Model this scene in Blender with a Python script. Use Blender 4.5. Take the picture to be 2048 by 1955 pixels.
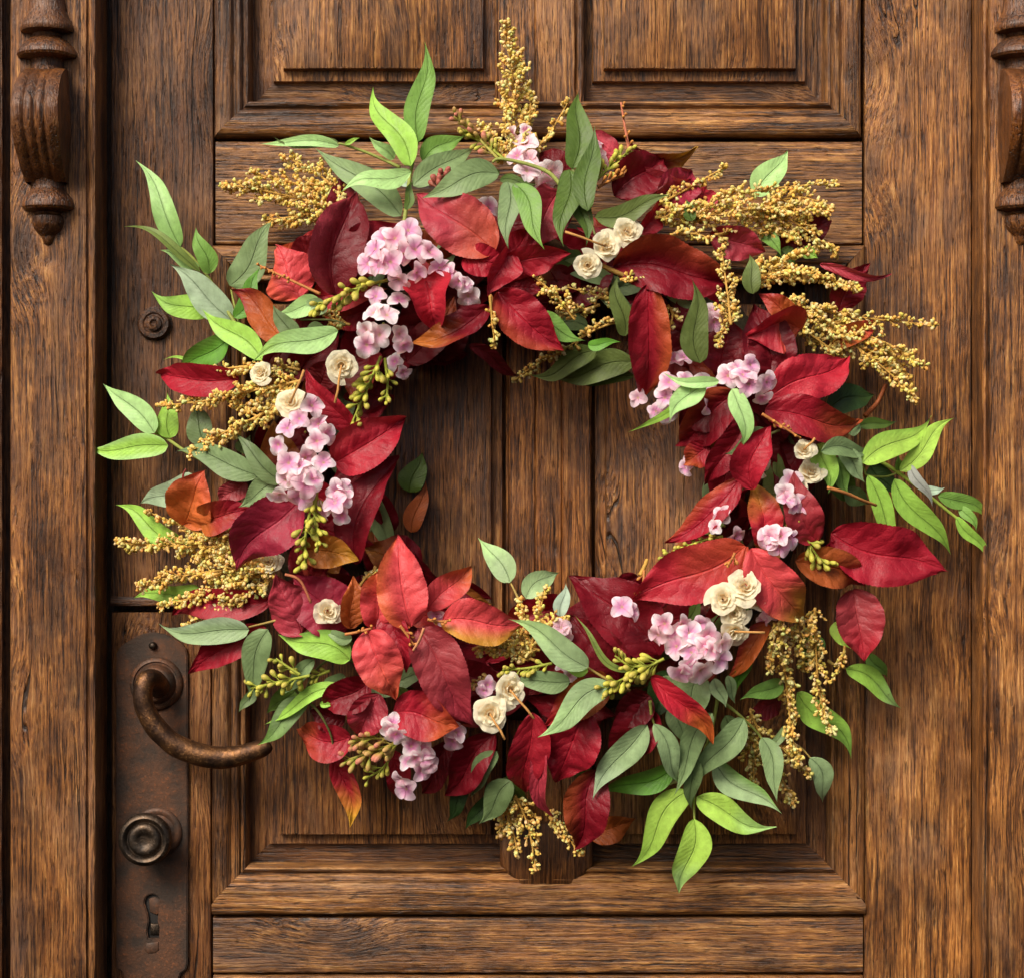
import bpy, bmesh, math, random
from mathutils import Vector, Matrix, noise
random.seed(7)
sc = bpy.context.scene
for o in list(bpy.data.objects): bpy.data.objects.remove(o)

# ------------------------------------------------------------------ camera, world, sun, exposure
S = 0.0004            # metres per photo pixel on the plane of the door
DIST = 4000.0         # camera distance in the same unit (1.6 m)
CX, CY = 1024.0, 977.5
cam_d = bpy.data.cameras.new('camera'); cam = bpy.data.objects.new('camera', cam_d)
sc.collection.objects.link(cam)
cam.location = (0, -DIST*S, 0); cam.rotation_euler = (math.pi/2, 0, 0)
cam_d.sensor_width = 36; cam_d.lens = 36*DIST/2048.0
cam_d.clip_start = 0.05; cam_d.clip_end = 100
sc.camera = cam

to_sun = Vector((-0.62, -1.0, 0.98)).normalized()
SUN_EL = math.asin(to_sun.z); SUN_AZ = math.atan2(to_sun.x, to_sun.y)
w = bpy.data.worlds.new('World'); sc.world = w; w.use_nodes = True
nt = w.node_tree; nt.nodes.clear()
sky = nt.nodes.new('ShaderNodeTexSky'); sky.sky_type = 'NISHITA'; sky.sun_disc = False
sky.sun_elevation = SUN_EL; sky.sun_rotation = SUN_AZ
sky.air_density = 0.8; sky.dust_density = 6.0; sky.ozone_density = 0.6
bg = nt.nodes.new('ShaderNodeBackground'); bg.inputs['Strength'].default_value = 0.078
wo = nt.nodes.new('ShaderNodeOutputWorld')
nt.links.new(sky.outputs['Color'], bg.inputs['Color']); nt.links.new(bg.outputs[0], wo.inputs[0])
sun_d = bpy.data.lights.new('sun', 'SUN'); sun_d.energy = 2.6; sun_d.angle = math.radians(28)
sun_d.color = (1.0, 0.93, 0.82)
sun = bpy.data.objects.new('sun', sun_d); sc.collection.objects.link(sun)
sun.rotation_euler = to_sun.to_track_quat('Z', 'Y').to_euler(); sun.location = to_sun*4
sc.view_settings.view_transform = 'Standard'; sc.view_settings.look = 'None'
sc.view_settings.exposure = 0.5; sc.view_settings.gamma = 1.0
sc.view_settings.use_curve_mapping = False
sc.cycles.max_bounces = 8; sc.cycles.diffuse_bounces = 4; sc.cycles.use_denoising = True

# ------------------------------------------------------------------ helpers
def P(px, py, d=0.0):
    """photo pixel + height above the door face (same unit) -> world point"""
    k = S*(1 - d/DIST)
    return Vector(((px-CX)*k, -d*S, (CY-py)*k))
def Q(x, y, d=0.0):
    """door plan coordinates (no perspective) -> world point"""
    return Vector(((x-CX)*S, -d*S, (CY-y)*S))
def lin(c):
    return tuple(((v/255)/12.92 if v/255 <= 0.04045 else ((v/255+0.055)/1.055)**2.4) for v in c)
def nz(x, y, z=0.0): return noise.noise(Vector((x, y, z)))

COL = sc.collection
def mesh_obj(name, verts, faces, mat, parent=None, smooth=True, loc=None, cols=None, uvs=None):
    me = bpy.data.meshes.new(name)
    if loc is not None: verts = [v-loc for v in verts]
    me.from_pydata([tuple(v) for v in verts], [], faces)
    if uvs is not None:
        uvl = me.uv_layers.new(name='UVMap')
        for lp in me.loops: uvl.data[lp.index].uv = uvs[lp.vertex_index]
    if cols is not None:
        ca = me.color_attributes.new('Col', 'FLOAT_COLOR', 'POINT')
        for i, c in enumerate(cols): ca.data[i].color = (c[0], c[1], c[2], 1)
    if smooth: me.polygons.foreach_set('use_smooth', [True]*len(me.polygons))
    me.materials.append(mat); me.update()
    return link(name, me, parent, loc)
def link(name, me, parent=None, loc=None):
    o = bpy.data.objects.new(name, me); COL.objects.link(o)
    if parent is not None: o.parent = parent
    if loc is not None:
        o.location = loc
        p = parent
        while p is not None: o.location = o.location - p.location; p = p.parent
    elif parent is not None:
        off = Vector(); p = parent
        while p is not None: off += p.location; p = p.parent
        o.location = -off
    return o
def empty(name, loc, label, cat):
    o = bpy.data.objects.new(name, None); COL.objects.link(o); o.location = loc
    o.empty_display_size = 0.02; o['label'] = label; o['category'] = cat
    return o

def recalc(o):
    bm = bmesh.new(); bm.from_mesh(o.data); bmesh.ops.recalc_face_normals(bm, faces=bm.faces)
    bm.to_mesh(o.data); bm.free()

def tube(verts, faces, pts, rads, seg=8, cap=True):
    """append a tube along pts to the lists"""
    n = len(pts); base = len(verts)
    t0 = (pts[1]-pts[0]).normalized()
    ref = Vector((0, 1, 0)) if abs(t0.y) < 0.9 else Vector((1, 0, 0))
    u = t0.cross(ref).normalized()
    for i in range(n):
        t = (pts[min(i+1, n-1)]-pts[max(i-1, 0)])
        if t.length < 1e-9: t = t0
        t = t.normalized()
        u = (u - t*u.dot(t)); u = u.normalized() if u.length > 1e-6 else t.orthogonal().normalized()
        v = t.cross(u); r = rads[i] if isinstance(rads, (list, tuple)) else rads
        for k in range(seg):
            a = 2*math.pi*k/seg
            verts.append(pts[i] + u*(r*math.cos(a)) + v*(r*math.sin(a)))
    for i in range(n-1):
        for k in range(seg):
            a = base+i*seg+k; b = base+i*seg+(k+1) % seg
            faces.append((a, b, b+seg, a+seg))
    if cap:
        faces.append(tuple(base+k for k in reversed(range(seg))))
        faces.append(tuple(base+(n-1)*seg+k for k in range(seg)))
def catmull(pts, per=8):
    out = []
    n = len(pts)
    for i in range(n-1):
        p0 = pts[max(i-1, 0)]; p1 = pts[i]; p2 = pts[i+1]; p3 = pts[min(i+2, n-1)]
        for k in range(per):
            t = k/per
            out.append(0.5*((2*p1)+(p2-p0)*t+(2*p0-5*p1+4*p2-p3)*t*t+(3*p1-p0-3*p2+p3)*t**3))
    out.append(pts[-1].copy())
    return out
def lathe(prof, seg=40, a0=0.0, a1=2*math.pi):
    """prof: list of (radius, height) around local Z; returns verts, faces"""
    full = abs(a1-a0-2*math.pi) < 1e-6
    m = seg if full else seg+1
    V = []; F = []
    for r, h in prof:
        for k in range(m):
            a = a0+(a1-a0)*k/seg
            V.append(Vector((r*math.cos(a), r*math.sin(a), h)))
    for i in range(len(prof)-1):
        for k in range(seg):
            k2 = (k+1) % m
            F.append((i*m+k, i*m+k2, (i+1)*m+k2, (i+1)*m+k))
    return V, F

# ------------------------------------------------------------------ materials
def newmat(name):
    m = bpy.data.materials.new(name); m.use_nodes = True
    nt = m.node_tree; nt.nodes.clear()
    out = nt.nodes.new('ShaderNodeOutputMaterial')
    return m, nt, out
class NB:
    def __init__(s, nt): s.nt = nt
    def n(s, t, **kw):
        nd = s.nt.nodes.new(t)
        for k, v in kw.items(): setattr(nd, k, v)
        return nd
    def l(s, a, b): s.nt.links.new(a, b)
    def val(s, sock, v):
        if hasattr(v, 'is_linked') or isinstance(v, bpy.types.NodeSocket): s.l(v, sock)
        else: sock.default_value = v
    def math(s, op, a, b=None, c=None, clamp=False):
        nd = s.n('ShaderNodeMath', operation=op); nd.use_clamp = clamp
        s.val(nd.inputs[0], a)
        if b is not None: s.val(nd.inputs[1], b)
        if c is not None: s.val(nd.inputs[2], c)
        return nd.outputs[0]
    def vmath(s, op, a, b=None):
        nd = s.n('ShaderNodeVectorMath', operation=op)
        s.val(nd.inputs[0], a)
        if b is not None: s.val(nd.inputs[1], b)
        return nd.outputs[0]
    def noise(s, vec, scale=1.0, detail=3.0, rough=0.55, dist=0.0):
        nd = s.n('ShaderNodeTexNoise'); s.l(vec, nd.inputs['Vector'])
        nd.inputs['Scale'].default_value = scale; nd.inputs['Detail'].default_value = detail
        nd.inputs['Roughness'].default_value = rough; nd.inputs['Distortion'].default_value = dist
        return nd.outputs['Fac']
    def ramp(s, fac, stops, interp='LINEAR'):
        nd = s.n('ShaderNodeValToRGB'); cr = nd.color_ramp; cr.interpolation = interp
        while len(cr.elements) < len(stops): cr.elements.new(0.5)
        for e, (p, c) in zip(cr.elements, stops):
            e.position = p; e.color = (c, c, c, 1) if not hasattr(c, '__len__') else (*c[:3], 1)
        s.l(fac, nd.inputs[0]); return nd.outputs[0]
    def mix(s, fac, a, b, blend='MIX'):
        nd = s.n('ShaderNodeMix', data_type='RGBA', blend_type=blend)
        s.val(nd.inputs[0], fac)
        for sock, v in ((nd.inputs[6], a), (nd.inputs[7], b)):
            if isinstance(v, (tuple, list)): sock.default_value = (*v[:3], 1)
            else: s.l(v, sock)
        return nd.outputs[2]
    def bump(s, h, strength, dist, normal=None):
        nd = s.n('ShaderNodeBump'); nd.inputs['Strength'].default_value = strength
        nd.inputs['Distance'].default_value = dist; s.l(h, nd.inputs['Height'])
        if normal is not None: s.l(normal, nd.inputs['Normal'])
        return nd.outputs[0]

def wood(name, grain, gloss=0.0, con=1.0):
    m, nt, out = newmat(name); b = NB(nt)
    tc = b.n('ShaderNodeTexCoord'); oi = b.n('ShaderNodeObjectInfo')
    co = tc.outputs['Object']
    off = b.vmath('SCALE', (0.37, 0.11, 0.61)); 
    sn = off.node; b.l(oi.outputs['Random'], sn.inputs[3]); sn.inputs[0].default_value = (7.3, 3.1, 9.7)
    co = b.vmath('ADD', co, off)
    if grain == 'H':                       # swap x and z so the grain always runs along local z
        sx = b.n('ShaderNodeSeparateXYZ'); b.l(co, sx.inputs[0])
        cx = b.n('ShaderNodeCombineXYZ'); b.l(sx.outputs[2], cx.inputs[0]); b.l(sx.outputs[1], cx.inputs[1]); b.l(sx.outputs[0], cx.inputs[2])
        co = cx.outputs[0]
    # slow waver of the fibres
    wv = b.n('ShaderNodeTexNoise'); b.l(b.vmath('MULTIPLY', co, (14, 14, 9)), wv.inputs['Vector']); wv.inputs['Scale'].default_value = 1; wv.inputs['Detail'].default_value = 3
    wvo = b.vmath('SUBTRACT', wv.outputs['Color'], (0.5, 0.5, 0.5))
    wsc = b.vmath('MULTIPLY', wvo, (0.0055, 0.0055, 0.0))
    # a few knots: the fibres swing round them
    vk = b.n('ShaderNodeTexVoronoi'); b.l(b.vmath('MULTIPLY', co, (10, 10, 4.5)), vk.inputs['Vector']); vk.inputs['Scale'].default_value = 1
    kd = vk.outputs['Distance']
    swing = b.ramp(kd, [(0.0, 1.0), (0.34, 0.0)], 'EASE')
    cs = b.n('ShaderNodeCombineXYZ'); b.l(b.math('MULTIPLY', swing, 0.016), cs.inputs[0]); b.l(b.math('MULTIPLY', swing, 0.010), cs.inputs[1])
    co2 = b.vmath('ADD', b.vmath('ADD', co, wsc), cs.outputs[0])
    knot = b.ramp(kd, [(0.05, 1.0), (0.13, 0.0)])
    fib = b.noise(b.vmath('MULTIPLY', co2, (1000, 1000, 46)), 1, 4, 0.65)
    med = b.noise(b.vmath('MULTIPLY', co2, (470, 470, 11)), 1, 4, 0.62)
    wid = b.noise(b.vmath('MULTIPLY', co2, (60, 60, 3.0)), 1, 4, 0.6)
    blo = b.noise(b.vmath('MULTIPLY', co, (16, 16, 9)), 1, 5, 0.62)
    blo2 = b.noise(b.vmath('MULTIPLY', co, (26, 26, 15)), 1.0, 5, 0.65)
    por = b.noise(b.vmath('MULTIPLY', co2, (780, 780, 60)), 1, 2, 0.5)
    crk = b.noise(b.vmath('MULTIPLY', co2, (75, 75, 1.9)), 1, 2, 0.45)
    mott = b.noise(b.vmath('MULTIPLY', co, (330, 330, 120)), 1, 3, 0.6)
    # value of the fibre: mixture of the scales
    v = b.math('MULTIPLY', fib, 0.36)
    v = b.math('MULTIPLY_ADD', med, 0.40, v)
    v = b.math('MULTIPLY_ADD', wid, 0.16, v)
    v = b.math('MULTIPLY_ADD', blo, 0.20, v)
    v = b.math('MULTIPLY_ADD', mott, 0.08, v)
    v = b.math('SUBTRACT', v, 0.10)
    v = b.math('MULTIPLY_ADD', b.math('SUBTRACT', v, 0.5), con, 0.49)
    base = b.ramp(v, [(0.34, lin((40, 23, 11))), (0.42, lin((90, 55, 25))), (0.50, lin((140, 92, 43))), (0.58, lin((184, 132, 68))), (0.67, lin((222, 176, 114)))])
    # old dark stain left in patches, and grey weathered patches
    stain = b.ramp(b.math('MULTIPLY_ADD', med, 0.30, b.math('MULTIPLY', blo2, 0.80)), [(0.52, 0.0), (0.66, 1.0)])
    base = b.mix(b.math('MULTIPLY', stain, 0.72), base, b.mix(0.55, base, lin((46, 27, 19)), 'MULTIPLY'))
    base = b.mix(b.math('MULTIPLY', stain, 0.30), base, lin((62, 38, 27)))
    patch = b.noise(b.vmath('MULTIPLY', co, (34, 34, 20)), 1, 6, 0.7)
    base = b.mix(1.0, base, b.ramp(b.math('MULTIPLY_ADD', med, 0.25, b.math('MULTIPLY', patch, 0.85)), [(0.40, 0.50), (0.53, 0.95), (0.66, 1.25)]), 'MULTIPLY')
    base = b.mix(b.math('MULTIPLY', knot, 0.75), base, lin((44, 24, 14)))
    grey = b.ramp(b.math('MULTIPLY_ADD', fib, 0.35, b.math('MULTIPLY', blo, 0.75)), [(0.57, 0.0), (0.70, 1.0)])
    base = b.mix(b.math('MULTIPLY', grey, 0.30), base, lin((138, 110, 96)))
    warm = b.ramp(wid, [(0.5, 0.0), (0.68, 1.0)])
    base = b.mix(b.math('MULTIPLY', warm, 0.30), base, lin((158, 96, 43)))
    # open pores and long drying cracks: coloured dark
    pm = b.ramp(b.math('MULTIPLY_ADD', blo2, 0.18, por), [(0.40, 1.0), (0.49, 0.0)])
    base = b.mix(b.math('MULTIPLY', pm, 0.68), base, lin((30, 16, 10)))
    cd = b.math('ABSOLUTE', b.math('SUBTRACT', crk, 0.5))
    gate = b.ramp(b.noise(b.vmath('MULTIPLY', co2, (40, 40, 6)), 1, 2), [(0.56, 0.0), (0.64, 1.0)])
    cm = b.math('MULTIPLY', b.ramp(cd, [(0.005, 1.0), (0.012, 0.0)]), gate)
    base = b.mix(b.math('MULTIPLY', cm, 0.9), base, lin((20, 11, 7)))
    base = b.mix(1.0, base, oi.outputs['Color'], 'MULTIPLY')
    h = b.math('MULTIPLY', fib, 0.55)
    h = b.math('MULTIPLY_ADD', med, 0.9, h)
    h = b.math('MULTIPLY_ADD', mott, 0.22, h); h = b.math('MULTIPLY_ADD', patch, 0.9, h)
    h = b.math('MULTIPLY_ADD', pm, -0.40, h)
    h = b.math('MULTIPLY_ADD', cm, -1.1, h)
    pr = b.n('ShaderNodeBsdfPrincipled')
    b.l(base, pr.inputs['Base Color'])
    b.l(b.ramp(b.math('MULTIPLY_ADD', med, 0.4, b.math('MULTIPLY', blo, 0.6)), [(0.35, 0.44-gloss), (0.65, 0.64-gloss)]), pr.inputs['Roughness'])
    pr.inputs['Specular IOR Level'].default_value = 0.55
    b.l(b.bump(h, 1.0, 0.0012), pr.inputs['Normal'])
    b.l(pr.outputs[0], out.inputs[0])
    return m
WV = wood('old_wood_upright_grain', 'V', 0.05, 1.28); WH = wood('old_wood_level_grain', 'H', 0.07, 1.35); WO = wood('carved_wood_polished', 'V', 0.16, 1.1)

def metal(name, c1, c2, c3, rough=(0.35, 0.55), metallic=0.75, scale=60):
    m, nt, out = newmat(name); b = NB(nt)
    tc = b.n('ShaderNodeTexCoord'); co = tc.outputs['Object']
    a = b.noise(co, scale, 6, 0.65); f = b.noise(co, scale*9, 4, 0.6)
    st = b.noise(b.vmath('MULTIPLY', co, (500, 500, 160)), 1.0, 2, 0.5)
    base = b.mix(b.ramp(a, [(0.4, 0.0), (0.6, 1.0)]), c1, c2)
    base = b.mix(b.math('MULTIPLY', b.ramp(f, [(0.54, 0.0), (0.68, 1.0)]), b.ramp(a, [(0.45, 0.1), (0.6, 0.9)])), base, c3)
    pr = b.n('ShaderNodeBsdfPrincipled'); b.l(base, pr.inputs['Base Color'])
    pr.inputs['Metallic'].default_value = metallic
    b.l(b.ramp(f, [(0.35, rough[0]), (0.65, rough[1])]), pr.inputs['Roughness'])
    h = b.math('MULTIPLY_ADD', f, 0.4, b.math('MULTIPLY', a, 1.0)); h = b.math('MULTIPLY_ADD', st, 0.15, h)
    b.l(b.bump(h, 0.55, 0.0012), pr.inputs['Normal']); b.l(pr.outputs[0], out.inputs[0])
    return m
M_PLATE = metal('aged_iron_plate', lin((62, 50, 42)), lin((92, 62, 44)), lin((132, 80, 48)), (0.5, 0.72), 0.45, 45)
M_BRONZE = metal('worn_bronze', lin((66, 48, 38)), lin((112, 78, 50)), lin((176, 128, 78)), (0.36, 0.58), 0.85, 70)
M_STEEL = metal('dark_worn_steel', lin((58, 52, 47)), lin((84, 68, 54)), lin((130, 118, 104)), (0.34, 0.55), 0.9, 80)
M_BRASS = metal('brass_pin', lin((190, 150, 90)), lin((210, 170, 110)), lin((230, 200, 140)), (0.3, 0.5), 0.9, 80)
m, nt_, out_ = newmat('painted_hole_shade'); b_ = NB(nt_); pr_ = b_.n('ShaderNodeBsdfPrincipled'); pr_.inputs['Base Color'].default_value = (0.012, 0.009, 0.007, 1); pr_.inputs['Roughness'].default_value = 0.8; b_.l(pr_.outputs[0], out_.inputs[0]); M_DARK = m

def leafmat(name, vein_n, vein_h, midrib, rough, transl, mott=0.25, vein_col=0.25, spec=0.4, fine=1.0, wear=0.5):
    m, nt, out = newmat(name); b = NB(nt)
    at = b.n('ShaderNodeAttribute'); at.attribute_name = 'Col'
    uv = b.n('ShaderNodeUVMap'); sx = b.n('ShaderNodeSeparateXYZ'); b.l(uv.outputs[0], sx.inputs[0])
    tc = b.n('ShaderNodeTexCoord'); co = tc.outputs['Object']
    u = sx.outputs[0]; v = b.math('SUBTRACT', b.math('MULTIPLY', sx.outputs[1], 2.0), 1.0); av = b.math('ABSOLUTE', v)
    ns = b.noise(co, 55, 3, 0.6); nf = b.noise(co, 420*fine, 4, 0.65); nm = b.noise(co, 140, 4, 0.6)
    col = b.mix(mott, at.outputs['Color'], b.mix(1.0, at.outputs['Color'], b.ramp(nm, [(0.3, 0.45), (0.7, 1.45)]), 'MULTIPLY'))
    # side veins leave the midrib and sweep towards the tip
    ph = b.math('SUBTRACT', b.math('MULTIPLY', u, vein_n), b.math('MULTIPLY', b.math('POWER', av, 0.8), vein_n*0.22))
    ph = b.math('MULTIPLY_ADD', ns, 2.2, ph)
    tri = b.math('ABSOLUTE', b.math('SUBTRACT', b.math('FRACT', ph), 0.5))         # 0 on a vein
    vein = b.ramp(tri, [(0.0, 1.0), (0.10, 0.0)])
    mid = b.ramp(av, [(0.0, 1.0), (0.055, 0.0)])
    col = b.mix(b.math('MULTIPLY', mid, midrib), col, b.mix(1.0, col, (1.9, 1.7, 1.6), 'MULTIPLY'))
    col = b.mix(b.math('MULTIPLY', vein, vein_col), col, b.mix(1.0, col, (1.55, 1.5, 1.4), 'MULTIPLY'))
    # brown specks and a tired, darker rim here and there
    spk = b.ramp(b.noise(co, 330, 3, 0.6), [(0.66, 0.0), (0.72, 1.0)])
    rim = b.math('MULTIPLY', b.ramp(av, [(0.86, 0.0), (0.99, 1.0)]), b.ramp(ns, [(0.48, 0.0), (0.62, 1.0)]))
    col = b.mix(b.math('MULTIPLY', b.math('MAXIMUM', spk, rim), wear), col, b.mix(1.0, col, (0.42, 0.36, 0.28), 'MULTIPLY'))
    vo = b.n('ShaderNodeTexVoronoi'); vo.feature = 'DISTANCE_TO_EDGE'; vo.inputs['Scale'].default_value = 420; b.l(co, vo.inputs['Vector'])
    ret = b.ramp(vo.outputs['Distance'], [(0.0, 0.0), (0.18, 1.0)])
    puck = b.math('SMOOTH_MIN', tri, 0.34, 0.2)
    h = b.math('MULTIPLY', puck, vein_h)
    h = b.math('MULTIPLY_ADD', nm, 0.45*vein_h+0.04, h); h = b.math('MULTIPLY_ADD', nf, 0.05, h)
    h = b.math('MULTIPLY_ADD', mid, -0.25, h)
    h = b.math('MULTIPLY_ADD', ret, 0.10*vein_h, h)
    nrm = b.bump(h, 0.8, 0.0032)
    pr = b.n('ShaderNodeBsdfPrincipled'); b.l(col, pr.inputs['Base Color']); b.l(nrm, pr.inputs['Normal'])
    b.l(b.ramp(nm, [(0.3, rough-0.07), (0.7, rough+0.1)]), pr.inputs['Roughness'])
    pr.inputs['Specular IOR Level'].default_value = spec
    tr = b.n('ShaderNodeBsdfTranslucent'); b.l(b.mix(0.5, col, b.mix(1.0, col, (1.3, 1.2, 0.8), 'MULTIPLY')), tr.inputs[0])
    mx = b.n('ShaderNodeMixShader'); mx.inputs[0].default_value = transl
    b.l(pr.outputs[0], mx.inputs[1]); b.l(tr.outputs[0], mx.inputs[2]); b.l(mx.outputs[0], out.inputs[0])
    return m
M_RED = leafmat('red_leaf_surface', 8, 0.34, 0.28, 0.50, 0.15, 0.24, 0.12, 0.36)
M_GRN = leafmat('green_leaf_surface', 13, 0.10, -0.0, 0.50, 0.20, 0.32, 0.06, 0.38)
M_PET = leafmat('petal_surface', 7, 0.12, 0.0, 0.6, 0.40, 0.10, 0.06, 0.25, 1.0, 0.12)

def plain(name, rough=0.6, transl=0.0, mott=0.35, scale=300, bumpd=0.0008):
    m, nt, out = newmat(name); b = NB(nt)
    at = b.n('ShaderNodeAttribute'); at.attribute_name = 'Col'
    tc = b.n('ShaderNodeTexCoord'); co = tc.outputs['Object']
    nm = b.noise(co, scale, 4, 0.6)
    col = b.mix(mott, at.outputs['Color'], b.mix(1.0, at.outputs['Color'], b.ramp(nm, [(0.3, 0.5), (0.7, 1.4)]), 'MULTIPLY'))
    pr = b.n('ShaderNodeBsdfPrincipled'); b.l(col, pr.inputs['Base Color']); pr.inputs['Roughness'].default_value = rough
    pr.inputs['Specular IOR Level'].default_value = 0.3
    b.l(b.bump(nm, 0.6, bumpd), pr.inputs['Normal'])
    if transl:
        tr = b.n('ShaderNodeBsdfTranslucent'); b.l(col, tr.inputs[0]); mx = b.n('ShaderNodeMixShader'); mx.inputs[0].default_value = transl
        b.l(pr.outputs[0], mx.inputs[1]); b.l(tr.outputs[0], mx.inputs[2]); b.l(mx.outputs[0], out.inputs[0])
    else: b.l(pr.outputs[0], out.inputs[0])
    return m
M_STEM = plain('stem_surface'); M_BUD = plain('dry_bud_surface', 0.75, 0.30, 0.3, 500); M_BERRY = plain('seed_bud_surface', 0.5, 0.08, 0.3, 500)
M_ROSE = plain('shaved_wood_petal', 0.7, 0.35, 0.10, 250); M_VINE = plain('vine_bark', 0.85, 0.0, 0.6, 220, 0.002)

# ------------------------------------------------------------------ the door
door = empty('door', Q(1083, 1955, 0), 'old weathered brown wooden panelled door behind the wreath', 'door')
frame = empty('door_frame', Q(100, 1955, 95), 'carved brown wooden door frame posts on both sides of the door', 'door frame')

def strip(name, along, a0, a1, prof, grain, parent, tint=(1, 1, 1), mitre=(0, 0), jit=0.8, step=14, seed=None, pfun=Q, mref=None):
    """board or moulding: profile [(t, d)] across, swept from a0 to a1.
    along 'V': length on y, t is x.  along 'H': length on x, t is y.  mitre: end k moves by mitre[k]*(t-t_ref)."""
    seed = random.random()*100 if seed is None else seed
    n = max(2, int(abs(a1-a0)/step)); V = []; F = []; m = len(prof); t_ref = prof[0][0]
    for i in range(n+1):
        for j, (t, d) in enumerate(prof):
            mo = abs(t-t_ref) if mref is None else max(0.0, mref-t)
            s0 = a0+mitre[0]*mo; s1 = a1+mitre[1]*mo
            a = s0+(s1-s0)*i/n
            jt = jit*(nz(a*0.035, j*0.7, seed)+0.6*nz(a*0.13, j*1.3, seed+9)); jd = jit*1.1*(nz(a*0.03, j*0.9, seed+31)+0.7*nz(a*0.11, j*2.1, seed+41))
            if j in (0, m-1): jd = 0
            tt = t+jt; dd = d+jd
            V.append(pfun(tt, a, dd) if along == 'V' else pfun(a, tt, dd))
    for i in range(n):
        for j in range(m-1):
            a = i*m+j; F.append((a, a+1, a+m+1, a+m))
    F.append(tuple(range(m))); F.append(tuple(n*m+j for j in reversed(range(m))))
    o = mesh_obj(name, V, F, WV if grain == 'V' else WH, parent, smooth=False)
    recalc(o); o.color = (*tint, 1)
    smooth_by_angle(o, 38)
    return o
def smooth_by_angle(o, deg):
    me = o.data; bm = bmesh.new(); bm.from_mesh(me); lim = math.radians(deg)
    for f in bm.faces: f.smooth = True
    for e in bm.edges:
        if len(e.link_faces) == 2 and e.calc_face_angle(0) > lim: e.smooth = False
    bm.to_mesh(me); bm.free()
def plank(name, along, a0, a1, t0, t1, d, grain, parent, tint=(1, 1, 1), bev=4, deep=60, **kw):
    k = 6; mid = [(t0+bev+(t1-t0-2*bev)*i/k, d) for i in range(k+1)]
    prof = [(t0, d-deep), (t0, d-bev), (t0+bev*0.3, d-bev*0.3)]+mid+[(t1-bev*0.3, d-bev*0.3), (t1, d-bev), (t1, d-deep)]
    return strip(name, along, a0, a1, prof, grain, parent, tint, **kw)

# stiles and rails
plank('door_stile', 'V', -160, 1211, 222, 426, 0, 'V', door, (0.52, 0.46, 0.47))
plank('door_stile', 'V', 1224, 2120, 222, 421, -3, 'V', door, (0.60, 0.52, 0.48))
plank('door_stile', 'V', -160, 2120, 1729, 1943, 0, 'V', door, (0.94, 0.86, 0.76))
plank('door_rail', 'H', 431, 1724, 283, 488, -2, 'H', door, (0.86, 0.84, 0.84))
plank('door_rail', 'H', 426, 1726, 1834, 1945, -2, 'H', door, (0.80, 0.76, 0.74))
plank('door_rail', 'H', 426, 1726, 1951, 2120, -2, 'H', door, (0.80, 0.76, 0.74))

# bolection mouldings (t = distance from the outer edge)
MP = [(0, -50), (0, 4), (2, 9), (8, 13), (18, 15), (29, 15), (34, 11), (38, 4), (42, 5), (45, 9), (50, 10), (54, 7), (56, 1), (59, 2), (62, 5), (66, 4), (69, -2), (71, -14), (71, -50)]
BP = [(0, -50), (0, 1), (3, 8), (9, 13), (18, 16), (28, 17), (35, 15), (39, 12), (42, 13), (46, 14), (51, 11), (54, 5), (57, 1), (59, 3), (62, 9), (66, 11), (69, 9), (71, 3), (72, -12), (72, -50)]
def frame_mould(x0, x1, y0, y1, extra_bottom=0, top=True):
    def prof(edge, sgn, src): return [(edge+sgn*t, d) for t, d in src]
    tl = (0.70, 0.66, 0.64); 
    strip('panel_moulding', 'V', y0, y1, prof(x0, 1, MP), 'V', door, tl, mitre=(1, -1))
    strip('panel_moulding', 'V', y0, y1, prof(x1, -1, MP), 'V', door, (0.8, 0.76, 0.72), mitre=(1, -1))
    bp = prof(y1, -1, BP) if not extra_bottom else [(y1+extra_bottom, -50), (y1+extra_bottom, 2), (y1+extra_bottom-3, 8), (y1+extra_bottom-10, 12), (y1+4, 14)]+prof(y1, -1, [q for q in BP if q[0] >= 9])
    strip('panel_moulding', 'H', x0, x1, bp, 'H', door, (0.98, 0.95, 0.92), mitre=(1, -1), mref=y1)  # tint raised to paint this strip as strongly lit
    if top: strip('panel_moulding', 'H', x0, x1, prof(y0, 1, BP), 'H', door, (0.78, 0.74, 0.72), mitre=(1, -1))
frame_mould(430, 1721, -600, 275, 0, top=False)
frame_mould(425, 1729, 492, 1801, 26)

# raised panels: nested loops
def panel(name, x0, y0, x1, y1, loops, tint, seed, parent=door):
    """loops: list of (left, top, right, bottom insets, d)"""
    V = []; F = []; NS = 26
    def ring(l, t, r, bt, d, k):
        xs0, ys0, xs1, ys1 = x0+l, y0+t, x1-r, y1-bt; out = []
        for (ax, ay, bx, by) in ((xs0, ys0, xs1, ys0), (xs1, ys0, xs1, ys1), (xs1, ys1, xs0, ys1), (xs0, ys1, xs0, ys0)):
            for i in range(NS):
                f = i/NS; px = ax+(bx-ax)*f; py = ay+(by-ay)*f
                j = 0.9
                ed = 0.0 if i == 0 else 1.0
                jx = j*ed*nz(px*0.03, py*0.03, seed+k*3.1); jy = j*ed*nz(px*0.03, py*0.03, seed+k*3.1+17)
                out.append(Q(px+jx, py+jy, d+0.7*nz(px*0.04, py*0.04, seed+k*2.2+5)))
        return out
    R = [ring(*lp, k) for k, lp in enumerate(loops)]
    for r in R: V += r
    n = 4*NS
    for k in range(len(R)-1):
        for i in range(n):
            a = k*n+i; b2 = k*n+(i+1) % n; F.append((a, b2, b2+n, a+n))
    F.append(tuple((len(R)-1)*n+i for i in range(n)))
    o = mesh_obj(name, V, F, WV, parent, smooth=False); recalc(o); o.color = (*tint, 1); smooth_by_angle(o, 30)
    return o
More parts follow.
